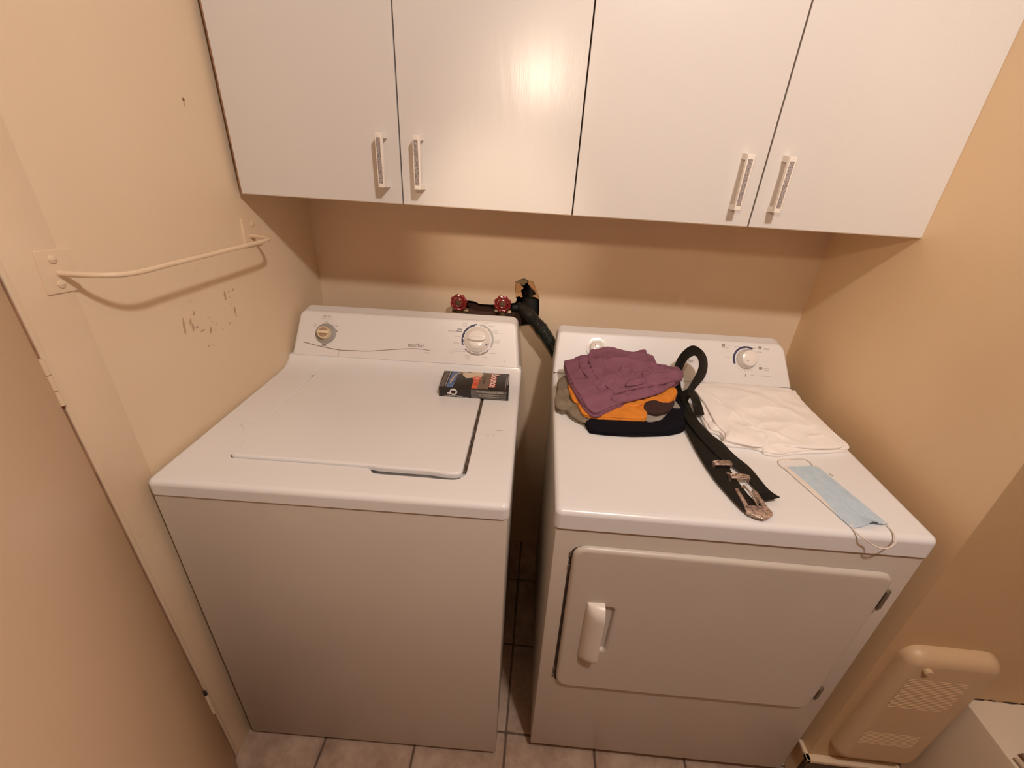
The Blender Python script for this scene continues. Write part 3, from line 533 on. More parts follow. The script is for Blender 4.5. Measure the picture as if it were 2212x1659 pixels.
# ------------------------------------------------------------------ the two machines (built in their own frames: u right, v back, z up)
def machine(k):
    if k == 'w': return (.01495, -.80215, 0), (-.01266, -.01014, .02490)
    return (.78833, -.75769, 0), (.00423, -.01241, .01152)
def MW(k):
    l, r = machine(k); return Matrix.LocRotScale(Vector(l), Euler(r), None)
def deck(bm, W, H, lip, holes=(), vr=.470, top=((.502, .002), (.524, .010), (.5365, .0215), (.540, .029)), ins=.014, r=.011, cr=.014, mi=0):
    """white top panel: rounded front and sides, rear sweeping up to the console"""
    base = [(0, vr), (0, cr)] + [(cr - cr * math.cos(a), cr - cr * math.sin(a)) for a in [PI / 2 * i / 6 for i in range(1, 7)]] + [(W - cr + cr * math.sin(a), cr - cr * math.cos(a)) for a in [PI / 2 * i / 6 for i in range(0, 7)]] + [(W, vr)]
    def ins_(d):
        out = []
        for u, v in base:
            uu = u + d if u < cr else (u - d if u > W - cr else u); q = V(u, v)
            if v >= cr: out.append((d if u < W / 2 else W - d, v))
            else:
                c = V(cr, cr) if u <= cr else (V(W - cr, cr) if u >= W - cr else None)
                if c is None: out.append((u, v + d))
                else:
                    e = q - c; e = e.normalized() * (cr - d); out.append((c.x + e.x, c.y + e.y))
        return out
    rings = []
    for i in range(6):
        a = PI / 2 * i / 5; rings.append(([(u, v) for u, v in ins_(r * (1 - math.sin(a)))], H - r * (1 - math.cos(a))))
    rings.append((ins_(0), H - lip + .002)); rings.append((ins_(.002), H - lip)); rings.append((ins_(.014), H - lip))
    vr_ = [[bm.verts.new((u, v, z)) for u, v in p] for p, z in rings]
    for a, b in zip(vr_, vr_[1:]): bridge(bm, a, b, mi, close=False)
    loops = [list(zip(vr_[0], rings[0][0]))]
    for h in holes:
        hp = h['pts']; hv = [bm.verts.new((x, y, H)) for x, y in hp]; loops.append(list(zip(hv, hp))); prev = hv; hr = .003
        for kk in range(1, 4):
            a = PI / 2 * kk / 3; q = inset(hp, hr * math.sin(a)); c = [bm.verts.new((x, y, H - hr * (1 - math.cos(a)))) for x, y in q]; bridge(bm, prev, c, mi); prev = c; base2 = q
        c = [bm.verts.new((x, y, H - h['depth'])) for x, y in base2]; bridge(bm, prev, c, mi); tess(bm, [list(zip(c, base2))], mi)
    tess(bm, loops, mi)
    # sweep at the rear
    prof = [(vr, 0)] + list(top) + [(top[-1][0] + .02, top[-1][1])]
    A = [bm.verts.new((r + (ins - r) * min(1, h / .025), v, H + h)) for v, h in prof]; B = [bm.verts.new((W - r - (ins - r) * min(1, h / .025) * .0, v, H + h)) for v, h in prof]
    bridge(bm, A, B, mi, close=False)
    for S, x, q in ((A, 0, 1), (B, W, -1)):   # rounded shoulders down to the lip
        prev = S
        for kk in range(1, 6):
            a = PI / 2 * kk / 5; ring = []
            for (v, h), p in zip(prof, S):
                ring.append(bm.verts.new((p.co.x - q * r * math.sin(a), v, H + h - r * (1 - math.cos(a)))))
            bridge(bm, prev, ring, mi, close=False); prev = ring
        low = [bm.verts.new((p.co.x, p.co.y, H - lip)) for p in prev]; bridge(bm, prev, low, mi, close=False)
def console(bm, P0, P1, vback, pts, r, cr, mi=0, tilt=.004):
    d = V(0, P1[0] - P0[0], P1[1] - P0[1]); t = d.normalized(); n = V(0, -t.z, t.y)
    T = lambda x, y, z=0.0: V(0, P0[0], P0[1]) + V(1, 0, 0) * x + t * y + n * z
    out = rpoly(pts, cr, 8); rings = []
    for k in range(7):
        a = .5 * PI * k / 6; rings.append(([(p[0], q[1]) if q[1] < .004 else p for p, q in zip(inset(out, r * (1 - math.sin(a))), out)], -r * (1 - math.cos(a))))
    vs = [[bm.verts.new(T(x, y, z)) for x, y in p] for p, z in rings]
    for a, b in zip(vs, vs[1:]): bridge(bm, a, b, mi)
    tess(bm, [list(zip(vs[0], rings[0][0]))], mi)
    back = []
    for v in vs[-1]: back.append(bm.verts.new((v.co.x, vback, v.co.z + (.006 if v.co.z > P0[1] + .05 else 0))))
    bridge(bm, vs[-1], back, mi); tess(bm, [[(q, (q.co.x, q.co.z)) for q in back]], mi)
    return T
# ---------------- washer
loc, rot = machine('w'); W, H = .6882, .914
ws = thing('washing_machine', 'white top-loading washing machine against the left wall, its lid closed', 'washing machine', loc, rot)
bm = NB(); box(bm, .0036, .0036, .026, W - .0036, .635, H - .033, bev=.003); obj('body', bm, 'enamel_shaded', ws)
bm = NB(); box(bm, .012, .02, H - .036, W - .012, .63, H - .03); obj('seam_shadow_gap', bm, 'dark_gap', ws)
for u in (.05, W - .05):
    for v in (.05, .59):
        bm = NB(); zf = -(-.0101 * 0) ; lathe(bm, [(0, 0), (.02, 0), (.02, .012), (.009, .014), (.009, .032), (0, .032)], ID, 14)
        f = obj('foot', bm, 'abs', ws); f.location = (u, v, -(.0101 * u - .0127 * v) + .0005)
HOLEW = rpoly([(.1025, .482), (.1025, .0845), (.398, .0825), (.410, .066), (.580, .064), (.5975, .0835), (.5975, .482)], [.018, .018, .008, .012, .022, .018, .016], 5)
bm = NB(); deck(bm, W, H, .0335, holes=[dict(pts=HOLEW, depth=.019)]); obj('top_panel', bm, 'enamel', ws, wn=True)
LID = rpoly([(.107, .4785), (.107, .0885), (.40, .0865), (.42, .083), (.45, .0825), (.53, .082), (.555, .0765), (.587, .079), (.5875, .478)], [.018, .016, .02, .02, .02, .02, .02, .022, .018], 5)
TT = frame((0, .478, H + .0008), (1, 0, 0), (0, 1, -.0125), (0, .0125, 1)); LID = [(x, y - .478) for x, y in LID]
bm = NB(); panel(bm, LID, TT, r=.005, depth=.012, seg=5)
obj('lid', bm, 'enamel', ws, wn=True)
bm = NB()
P = [(.5885, .10)] + [(.5885 + R.uniform(0, .001), .11 + i * .02) for i in range(18)] + [(.5945, .47)] + [(.5955 - R.uniform(0, .0015), .45 - i * .02) for i in range(18)]
flat(bm, P, frame((0, 0, H - .0095), (1, 0, 0), (0, 1, 0), (0, 0, 1)), .0004)
for v0, v1 in ((.105, .135), (.14, .19), (.205, .225), (.26, .30), (.32, .46)): box(bm, .5873, v0, H - .0095, .5885, v1, H - .0035)
flat(bm, [(.106, .10), (.1045, .095), (.106, .0865), (.112, .0845), (.122, .0845), (.112, .088)], frame((0, 0, H - .0187), (1, 0, 0), (0, 1, 0), (0, 0, 1)), .0004)
obj('lid_grime', bm, 'grime', ws, kind='stuff')
bm = NB(); TD_ = frame((0, 0, H), (1, 0, 0), (0, 1, 0), (0, 0, 1))
stroke(bm, TD_, [(.066, .21), (.064, .203), (.069, .198), (.075, .198)], .0006); stroke(bm, TD_, [(.085, .209), (.089, .212)], .0005); flat(bm, circ(.077, .188, .0012, 8), TD_)
stroke(bm, TD_, [(.640, .248), (.648, .250), (.656, .251)], .0007); stroke(bm, TD_, [(.622, .229), (.626, .228)], .0008); stroke(bm, TD_, [(.633, .231), (.636, .231)], .0007); flat(bm, circ(.338, -.105, .0011, 8), TT)
obj('scratches', bm, 'mark', ws, kind='stuff')
PW0, PW1 = (.538, .9435), (.614, 1.056)
bm = NB(); TWF = console(bm, PW0, PW1, .655, [(.0145, .0005), (.6815, .0005), (.6665, .1365), (.0245, .1365)], .011, [.002, .002, .022, .022]); obj('console', bm, 'plastic', ws, wn=True)
bm = NB(); box(bm, .017, .541, H + .0245, .679, .62, H + .0290); obj('console_gap', bm, 'dark_gap', ws)
# left dial
bm = NB(); c = WF['plateL']; lathe(bm, [(.0305, .0003), (.0300, .0030), (.0285, .0038), (0, .0038)], TWF, 40, cx=c[0], cy=c[1])
box(bm, c[0] - .0065, c[1] - .0365, .0004, c[0] + .0065, c[1] - .027, .0036, TWF, 1); box(bm, c[0] - .002, c[1] - .034, .0036, c[0] + .002, c[1] - .0315, .0042, TWF, 2)
box(bm, c[0] - .003, c[1] + .026, .0036, c[0] + .003, c[1] + .0285, .0043, TWF, 1); box(bm, c[0] + .0165, c[1] + .017, .0036, c[0] + .0225, c[1] + .019, .0043, TWF, 1)
dp = obj('dial_plate', bm, ['grey_plate', 'grey_tab', 'ink'], ws)
bm = NB(); k0 = c; Tk = lambda x, y, z=0.0: TWF(k0[0] + x, k0[1] + y, z)
lathe(bm, [(.0185, .0038), (.0178, .016), (.0172, .0195), (.0162, .0205), (.0152, .0195), (0, .0170)], Tk, 36)
box(bm, -.0178, -.0042, .0165, .0178, .0042, .0245, Tk, 0, .0014)
flat(bm, circ(-.0165, .0002, .0012, 8), Tk, .0247, 1)
obj('load_knob', bm, ['knob_cream', 'ink'], ws)
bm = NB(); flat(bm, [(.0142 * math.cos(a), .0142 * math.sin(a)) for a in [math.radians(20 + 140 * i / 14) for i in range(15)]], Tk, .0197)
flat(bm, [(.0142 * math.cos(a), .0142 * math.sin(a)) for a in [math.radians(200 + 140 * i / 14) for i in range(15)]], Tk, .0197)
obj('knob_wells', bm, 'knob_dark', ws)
# right dial
bm = NB(); c = (.5552, .0752); lathe(bm, [(.0375, .0004), (.0375, .004), (.0355, .0065), (.0310, .0090), (.0285, .0125), (.0260, .0150), (.0200, .0165), (0, .0168)], lambda x, y, z=0.0: TWF(c[0] + x, c[1] + y, z), 48)
Tk2 = lambda x, y, z=0.0: TWF(c[0] + x, c[1] + y, z)
bar = [(-.0255, -.003), (-.018, -.0065), (0, -.0085), (.018, -.007), (.0262, -.002), (.0255, .002), (.012, .0045), (0, .005), (-.012, .0042), (-.025, .001)]
panel(bm, rpoly(bar, .003, 3), lambda x, y, z=0.0: Tk2(x, y, .0275 + z), r=.003, depth=.014, seg=4)
flat(bm, [(.0215, -.0175), (.0325, -.0165), (.0245, -.0085)], Tk2, .0108, 1)
obj('cycle_knob', bm, ['knob_white', 'ink_blue'], ws)
bm = NB(); TR_ = TWF; cx, cy = c
arcband(bm, TR_, cx, cy, .0410, .0470, 96, 203, mi=0); arcband(bm, TR_, cx, cy, .0410, .0470, -28, 84, mi=1); arcband(bm, TR_, cx, cy, .0410, .0470, 220, 318, mi=2)
for a in (88, 212, 324): flat(bm, circ(cx + .0445 * math.cos(math.radians(a)), cy + .0445 * math.sin(math.radians(a)), .0013, 10), TR_, .0004, 3)
for a in (100, 127, 152, 178, 197, 74, 50, 4, -20, 230, 250, 285, 307):
    t_ = math.radians(a); e = V(math.cos(t_), math.sin(t_)); g = V(-e.y, e.x)
    flat(bm, [tuple(V(cx, cy) + e * .0400 + g * .0022), tuple(V(cx, cy) + e * .0432 + g * .0016), tuple(V(cx, cy) + e * .0432 - g * .0016), tuple(V(cx, cy) + e * .0400 - g * .0022)], TR_, .0006, 4)
obj('dial_ring', bm, ['ink_blue', 'ink_grey', 'ink_mid', 'ink', 'plastic'], ws)
bm = NB()
def wt(s, key, size, al='CENTER', mi=1, **k): txt(bm, s, TWF, WF[key][0], WF[key][1], size, align=al, mi=mi, **k)
txt(bm, 'moffat', TWF, .3775, .0475, .0150, mi=2, xs=1.25, rot=0.02, fat=.0002)
wt('load size', 't1', .0068, fat=.0001); wt('volume de brassée', 't2', .0042); wt('medium', 't3', .0036, mi=0); txt(bm, 'small', TWF, .0745, .0915, .0036, mi=0); txt(bm, 'petit', TWF, .0745, .0865, .0036, mi=0); wt('large', 't5', .0036, mi=0)
txt(bm, '9 cycles', TWF, .4135, .0275, .0050, mi=1)
stroke(bm, TWF, [(WF['tick'][0] - .001, WF['tick'][1] - .003), WF['tick']], .0008, mi=0); flat(bm, circ(WF['tick'][0], WF['tick'][1], .0014, 8), TWF, .0004, 0)
E3 = .0037
for i, s in enumerate(('rinse & spin', 'rinçage &', 'essorage')): txt(bm, s, TWF, .5220, .1220 - i * .0042, E3, align='RIGHT', mi=1)
txt(bm, 'coton', TWF, .5085, .1035, .0062, align='RIGHT', mi=3, fat=.00015); txt(bm, 'cottons', TWF, .5085, .0972, .0062, align='RIGHT', mi=3, fat=.00015); txt(bm, 'heavy/intense', TWF, .4860, .0962, .0034, align='RIGHT', mi=3)
txt(bm, 'light/léger', TWF, .5030, .0815, E3, align='RIGHT', mi=1); txt(bm, 'heavy/lourd', TWF, .5030, .0620, E3, align='RIGHT', mi=1)
txt(bm, 'dark colours', TWF, .5230, .0445, .0060, align='RIGHT', mi=4); txt(bm, 'couleurs foncées', TWF, .5230, .0380, .0060, align='RIGHT', mi=4); txt(bm, 'heavy/lourd', TWF, .4930, .0320, .0034, align='RIGHT', mi=1)
for i, s in enumerate(('rinse & spin', 'rinçage &', 'essorage')): txt(bm, s, TWF, .5370, .0265 - i * .0042, E3, align='RIGHT', mi=1)
txt(bm, 'light/léger', TWF, .5720, .0250, E3, align='LEFT', mi=1); txt(bm, 'heavy/lourd', TWF, .5920, .0375, E3, align='LEFT', mi=1)
for i, s in enumerate(('rinse & spin', 'rinçage &', 'essorage')): txt(bm, s, TWF, .6050, .0780 - i * .0042, E3, align='LEFT', mi=1)
txt(bm, 'colours', TWF, .5960, .1050, .0056, align='LEFT', mi=5); txt(bm, 'couleurs', TWF, .5965, .0985, .0056, align='LEFT', mi=5); txt(bm, 'heavy/lourd', TWF, .6200, .0972, .0034, align='LEFT', mi=5)
txt(bm, 'light/léger', TWF, .5850, .1180, E3, align='LEFT', mi=1); txt(bm, 'heavy/lourd', TWF, .5660, .1250, E3, align='LEFT', mi=1)
box(bm, .6385, .0145, .0003, .6395, .0185, .0005, TWF, 0)
obj('lettering', bm, ['ink', 'ink_soft', 'ink_mid', 'ink_blue', 'ink_grey', 'ink_grey'], ws, kind='stuff')
bm = NB(); stroke(bm, TWF, [WF['arc0'], WF['arc1'], WF['arc2'], (.195, .0205), WF['arc3'], WF['arc4'], WF['arc5'], WF['arc6']], (.0011, .0007)); stroke(bm, TWF, [WF['seam0'], (.1542, .012), WF['seam1']], .0003)
obj('console_line', bm, 'gold_line', ws)
# ---------------- dryer
loc, rot = machine('d'); W2, H2 = .6896, .9127
ds = thing('clothes_dryer', 'white clothes dryer on the right with folded clothes piled on its top', 'dryer', loc, rot)
DOOR = rpoly([(.0455, .356), (.6425, .356), (.6485, .8215), (.0425, .8275)], [.035, .035, .030, .034], 8)
DGAP = rpoly([(.0385, .357), (.6420, .3590), (.6470, .8185), (.0380, .8245)], [.035, .035, .030, .034], 8)
bm = NB(); box(bm, .0045, .0045, .042, W2 - .0045, .64, H2 - .0455, bev=.004); obj('body', bm, 'enamel_shaded', ds)
bm = NB(); box(bm, .012, .02, H2 - .049, W2 - .012, .63, H2 - .042); obj('seam_shadow_gap', bm, 'dark_gap', ds)
for u in (.05, W2 - .05):
    for v in (.05, .59):
        bm = NB(); lathe(bm, [(0, 0), (.02, 0), (.02, .012), (.009, .014), (.009, .048), (0, .048)], ID, 14)
        f = obj('foot', bm, 'abs', ds); f.location = (u, v, -(.0124 * u + .0042 * v) + .0005)
bm = NB(); deck(bm, W2, H2, .0455, vr=.475, top=((.510, .0015), (.532, .0045), (.546, .0075), (.552, .0095)), ins=.012, r=.012); obj('top_panel', bm, 'enamel', ds, wn=True)
TF = frame((0, .0045, 0), (1, 0, 0), (0, 0, 1), (0, -1, 0))
bm = NB(); panel(bm, DGAP, lambda x, y, z=0.0: TF(x, y, z + .0012), r=0, depth=.001); obj('door_gap_shade', bm, 'dark_gap', ds)  # dark slab standing in for the shade in the door gap
TF2 = lambda x, y, z=0.0: TF(x, y, z + .0115)
SC = rpoly([(.112, .505), (.1515, .505), (.1525, .666), (.112, .666)], [.004, .024, .024, .004], 6)
bm = NB(); panel(bm, DOOR, TF2, r=.009, depth=.0098, seg=5, holes=[dict(pts=SC, depth=.0092, r=.008)])
dd_ = obj('door', bm, 'enamel_shaded', ds, wn=True)
bm = NB(); g = []; nu, nz = 14, 40    # the pull: a quarter-round that rises to a sharp edge over the scoop
def hb(s, t):
    z0 = .484 + .0005 * s; z1 = .6735 + .002 * s; z = z0 + (z1 - z0) * t; e = min(1, min(z - z0, z1 - z) / .032)
    return TF2(.0862 + (.1250 - .002 * t - .0862) * s, z, -.0015 + .0275 * math.sqrt(max(0, 1 - (1 - s) ** 2.2)) * math.sqrt(max(0, 1 - (1 - e) ** 2.2)))
for j in range(nz + 1): g.append([bm.verts.new(hb((i / nu) ** 1.5, .5 - .5 * math.cos(PI * j / nz))) for i in range(nu + 1)])
for p, q in zip(g, g[1:]): bridge(bm, p, q, close=False)
rim = [r_[-1] for r_ in g]; low = [bm.verts.new(v.co + V(-.001, max(0, (TF2(0, 0, -.002).y - v.co.y)), 0)) for v in rim]; bridge(bm, rim, low, close=False)
obj('handle', bm, 'handle', dd_, angle=50)
for z0, z1, x in ((.722, .775, .6545), (.395, .438, .6495)):
    bm = NB(); box(bm, x - .005, z0, .0002, x + .006, z1, .006, TF, 0, .0015); tube(bm, [TF(x - .003, z0 + .002, .0075), TF(x - .003, z1 - .002, .0075)], .0028, 8); obj('hinge', bm, 'steel', ds)
for z in (.80, .765, .41, .385):
    bm = NB(); box(bm, .0375, z - .006, .0012, .041, z + .006, .004, TF, 0, .0006); obj('latch_clip', bm, 'steel', ds)
PD0, PD1 = (.552, .9240), (.625, 1.045)
bm = NB(); TDF = console(bm, PD0, PD1, .650, [(.0005, .0005), (.6855, .0005), (.6585, .1275), (.0075, .1275)], .009, [.002, .002, .028, .020]); obj('console', bm, 'plastic', ds, wn=True)
bm = NB(); box(bm, .004, .5545, H2 + .006, .682, .62, H2 + .0110); obj('console_gap', bm, 'dark_gap', ds)
bm = NB(); c = (.1235, .0785); Tq = lambda x, y, z=0.0: TDF(c[0] + x, c[1] + y, z)
lathe(bm, [(.0305, .0004), (.0303, .0042), (.0255, .0045), (.0235, .002), (.0225, .002)], Tq, 40, mi=1)
lathe(bm, [(.0225, .002), (.0205, .012), (.0185, .0165), (.012, .019), (0, .0195)], Tq, 40, mi=0)
flat(bm, circ(0, .0165, .0013, 10), Tq, .0182, 2); stroke(bm, Tq, [(-.008, .0095), (-.0055, .005)], .0006, .0193, 3)
obj('signal_knob', bm, ['knob_white', 'bezel', 'ink', 'p_red'], ds)
bm = NB(); c2 = (.5535, .0755); Tq2 = lambda x, y, z=0.0: TDF(c2[0] + x, c2[1] + y, z)
lathe(bm, [(.0285, .0003), (.0275, .008), (.0245, .0135), (.0240, .020), (.0215, .0245), (.013, .027), (0, .0275)], Tq2, 44)
flat(bm, circ(-.0075, -.0085, .0016, 10), Tq2, .0275, 1)
obj('timer_knob', bm, ['knob_white', 'ink'], ds)
bm = NB(); cx, cy = .5520, .0755
arcband(bm, TDF, cx, cy, .0310, .0368, 92, 207, mi=0); arcband(bm, TDF, cx, cy, .0315, .0368, 58, 89, mi=0); arcband(bm, TDF, cx, cy, .0325, .0355, -2, 8, mi=0)
for i in range(8):
    a = math.radians(222 + i * 15.5); txt(bm, str(60 - 10 * i if i < 6 else 5), TDF, cx + .0340 * math.cos(a), cy + .0340 * math.sin(a), .0040, mi=1)
obj('dial_ring', bm, ['ink_blue', 'ink_soft'], ds)
bm = NB()
for kq in ('sq1', 'sq2', 'sq3'):
    x, y = DF[kq]; flat(bm, rrect(x - .0045, y - .0035, x + .0045, y + .0035, .0005, 1), TDF, .0004, 2)
for s, kq, sz, al in (('automatic', 's1', .0036, 'CENTER'), ('automatique', 's1b', .0034, 'CENTER'), ('easy care', 's2', .0040, 'CENTER'), ('tissus délicats', 's2b', .0032, 'CENTER'), ('timed dry', 's3', .0040, 'CENTER'), ('minuterie', 's3b', .0034, 'CENTER'), ('cottons', 'l1', .0036, 'CENTER'), ('less dry', 'l2', .0036, 'CENTER'), ('more dry', 'l3', .0036, 'CENTER'), ('less dry', 'l4', .0036, 'CENTER'), ('more dry', 'l5', .0036, 'CENTER'), ('off', 'off', .0036, 'CENTER'), ('cycles', 'cyc', .0046, 'CENTER'), ('heavy duty capacity', 'cy2', .0040, 'CENTER')):
    txt(bm, s, TDF, DF[kq][0], DF[kq][1], sz, align=al, mi=(0 if kq in ('l2', 'l3', 'l4', 'l5') else (3 if kq == 'cy2' else 1)))
txt(bm, '5', TDF, DF['five'][0], DF['five'][1], .0098, mi=0, fat=.0001); txt(bm, 'moffat', TDF, .3825, .0590, .0138, mi=2, xs=1.2, fat=.0002)
txt(bm, 'end', TDF, DF['tt'][0], DF['tt'][1], .0034, mi=1); txt(bm, 'signal', TDF, DF['tt'][0], DF['tt'][1] - .0042, .0034, mi=1)
obj('lettering', bm, ['ink', 'ink_soft', 'ink_mid', 'ink_grey'], ds, kind='stuff')
bm = NB(); flat(bm, [(.586, .175), (.590, .174), (.593, .168), (.590, .165), (.587, .169)], frame((0, 0, H2), (1, 0, 0), (0, 1, 0), (0, 0, 1)), .0004)
obj('scratches', bm, 'mark', ds, kind='stuff')
# ------------------------------------------------------------------ plumbing at the back wall
def valve(x, z, lab, seed):
    t = thing('water_valve', lab, 'valve', (x, -.03, z), group='red wheel water valves')
    T = frame((0, -.030, 0), (1, 0, 0), (0, 0, 1), (0, -1, 0)); a0 = seed
    bm = NB(); ring = []; n = 64
    for i in range(n):
        a = 2 * PI * i / n; rr = .0218 + .0016 * math.cos(8 * (a - a0)); ring.append(V(rr * math.cos(a), -.035, rr * math.sin(a)))
    tube(bm, ring, .0040, 8, close=True)
    tube(bm, [V(.0118 * math.cos(2 * PI * i / 32), -.0375, .0118 * math.sin(2 * PI * i / 32)) for i in range(32)], .0036, 8, close=True)
    for i in range(8):
        a = a0 + 2 * PI * i / 8; tube(bm, [V(.011 * math.cos(a), -.037, .011 * math.sin(a)), V(.0215 * math.cos(a), -.035, .0215 * math.sin(a))], .0026, 6)
    obj('handwheel', bm, 'red', t)
    TT_ = frame((0, 0, 0), (1, 0, 0), (0, 0, 1), (0, -1, 0))
    bm = NB(); lathe(bm, [(.0098, .026), (.0098, .037), (.0085, .0385), (.0055, .0385), (.0055, .037), (0, .037)], TT_, 24); lathe(bm, [(.0045, .037), (.004, .043), (0, .0435)], TT_, 6); obj('wheel_nut', bm, 'brass', t)
    bm = NB(); tube(bm, [V(0, .03, 0), V(0, -.028, 0)], .0062, 12); tube(bm, [V(0, .012, -.004), V(0, -.014, -.004)], .0135, 8)
    tube(bm, [V(0, -.006, -.002), V(0, -.012, -.045), V(0, -.014, -.075)], [.012, .0115, .013], 12); tube(bm, [V(-.026, -.006, -.034), V(.026, -.006, -.034)], .0075, 8); obj('valve_body', bm, 'brass', t)
    bm = NB(); tube(bm, [V(0, -.014, -.075), V(.0, -.014, -.10), V(.0, -.0, -.16), V(0, .0, -.24)], [.0145, .013, .011, .011], 12); obj('supply_hose', bm, 'abs', t)
valve(VALVES[0][0] + .001, VALVES[0][1] - .0005, 'red wheel water valve further left, above the washer console', .25)
valve(VALVES[1][0] + .001, VALVES[1][1] - .0005, 'red wheel water valve nearer the black drain hose', .40)
dp = thing('drain_pipe', 'black drain pipe standing inside the broken hole in the back wall', 'pipe', (.688, .04, .86))
bm = NB(); tube(bm, [V(0, 0, 0), V(0, 0, .14), V(0, 0, .20), V(0, 0, .205), V(0, 0, .27), V(0, .004, .33)], [.024, .024, .024, .019, .017, .016], 18); obj('stand_pipe', bm, 'abs', dp)
bm = NB(); tube(bm, [V(0, -.004, .135), V(0, -.004, .215)], [.031, .030], 18); tube(bm, [V(-.005, -.004, .17), V(-.09, .012, .172), V(-.14, .02, .165)], .015, 12); obj('pipe_tee', bm, 'abs', dp)
hz = thing('drain_hose', 'black corrugated drain hose running from the wall hole down behind the dryer', 'hose', (.664, .0, 1.035))
P = crom([(.672, .040, 1.030), (.668, -.012, 1.046), (.686, -.048, 1.041), (.707, -.060, 1.024), (.7285, -.061, 1.001), (.752, -.060, .970), (.778, -.058, .930), (.806, -.056, .885), (.83, -.055, .82), (.84, -.055, .72)], 40)
P = resample(P, 420); L = 0; rad = []
for i, p in enumerate(P):
    if i: L += (p - P[i - 1]).length
    smooth = L < .105
    rad.append(.0225 - .0035 * min(1, L / .10) if smooth else .0185 + .0016 * math.sin(2 * PI * L / .0068) * (1 if (L % .075) > .012 else .4))
i0 = next(i for i, p in enumerate(P) if (p - P[0]).length > .118)
bm = NB(); tube(bm, P[:i0], rad[:i0], 18); child(obj('rubber_elbow', bm, 'abs'), hz)
bm = NB(); tube(bm, P[i0 - 4:], rad[i0 - 4:], 18); child(obj('corrugated_length', bm, 'hose', angle=60), hz)
bm = NB(); tube(bm, P[i0 - 4:i0 + 6], .0215, 18); child(obj('hose_collar', bm, 'hose'), hz)

# ------------------------------------------------------------------ dryer sheet box on the washer
Wm = MW('w'); bx = (.5695, .4435, .9146)
o_ = Wm @ V(*bx)
bxo = thing('dryer_sheet_box', 'black dryer sheet carton with torn top lying on the washer lid', 'box', o_, (rot_w := machine('w')[1])[:])
bxo.rotation_euler = (rot_w[0], rot_w[1], rot_w[2] + .0)
BL, BW_, BH = .0905, .0505, .0288
bm = NB(); outl = [(-BL - .001, -BW_), (BL, -BW_), (BL - .004, BW_ + .001), (-BL - .005, BW_ - .004)]
Tb = frame((0, 0, BH), (1, 0, 0), (0, 1, 0), (0, 0, 1)); panel(bm, outl, Tb, r=.0012, depth=BH - .0004, seg=2); obj('carton', bm, 'box_black', bxo)
Tn = lambda x, y, z=0.0: V(x, y, BH + z)
bm = NB(); n_ = .0003
def bp(pts, mi, n=.0003): flat(bm, pts, Tn, n, mi)
# top print, read with the box turned a quarter: left of the view is the foot of the print
bp([(-.091, .044), (-.080, .045), (-.079, -.047), (-.090, -.048)], 7); bp([(-.088, .034), (-.083, .034), (-.083, .018), (-.088, .018)], 3, .0005); bp([(-.0875, .010), (-.0825, .010), (-.0825, -.020), (-.0875, -.020)], 3, .0005)
bp([(-.0775, .046), (-.0765, .046), (-.0755, -.047), (-.0765, -.047)], 8)
bp([(-.071, .0455), (-.0535, .0458), (-.0555, -.050), (-.073, -.0495)], 0)
bp([(-.054, .038), (-.040, .044), (-.034, .046), (-.036, .042), (-.047, .036), (-.056, .026), (-.060, .010), (-.062, -.012), (-.066, -.032), (-.068, -.016), (-.066, .004), (-.062, .024)], 1, .0006)
bp([(-.060, -.018), (-.055, -.010), (-.054, -.014), (-.059, -.022)], 9, .0007)
bp([(-.044, .0445), (-.030, .0455), (-.010, .047), (.010, .047), (.013, .044), (.018, .0405), (.014, .036), (.016, .031), (.011, .028), (.013, .022), (.008, .019), (.004, .020), (-.006, .016), (-.020, .009), (-.026, .008), (-.030, .007), (-.032, .015), (-.036, .018), (-.042, .028), (-.038, .033), (-.046, .038)], 2, .0006)
bp([(-.034, .044), (-.028, .0455), (-.018, .0455), (-.020, .043), (-.030, .0425)], 9, .0008)
bp([(.018, .0475), (.036, .048), (.041, .046), (.036, -.0495), (.007, -.0485), (.010, .010)], 3, .0004)
bp([(.036, .0485), (.043, .0470), (.046, .041), (.040, .0425)], 9, .0006)
bp(circ(.0005, .010, .0125, 24, .0125), 4, .0007); bp([(-.007, .0), (.0085, .0), (.0075, -.049), (-.0075, -.0485)], 4, .0008)
txt(bm, '30', Tn, .001, .010, .0135, rot=-PI / 2, n=.0011, mi=5)
for i, x in enumerate((.001, -.003, .004)): txt(bm, ('sheets', 'feuilles', 'fabric')[i], Tn, x * .9, -.026, .0048, rot=-PI / 2, n=.0011, mi=6)
txt(bm, 'fabric softener', Tn, .0215, .0005, .0085, rot=-PI / 2, n=.0007, mi=9, xs=.85); 
txt(bm, 'bounce', Tn, .0475, .0015, .0285, rot=-PI / 2, n=.0009, mi=6, xs=.93, fat=.0022); txt(bm, 'bounce', Tn, .0475, .0015, .0285, rot=-PI / 2, n=.0012, mi=5, xs=.93, fat=.0006)
bp([(.0800, .046), (.0806, .046), (.0812, -.046), (.0806, -.046)], 8); bp([(.0845, .034), (.0855, .034), (.0862, -.016), (.0852, -.016)], 8)
Tfr = frame((0, -BW_ - .0001, BH / 2), (1, 0, 0), (0, 0, 1), (0, -1, 0))
flat(bm, [(-.007, -.0125), (.084, -.0125), (.0855, .0125), (-.008, .0125)], Tfr, .0004, 7)
for y, x0, x1 in ((.003, .010, .086), (-.0035, .035, .085), (-.0085, .012, .084)): flat(bm, [(x0, y - .0006), (x1, y - .0010), (x1, y + .0004), (x0, y + .0004)], Tfr, .0007, 9)
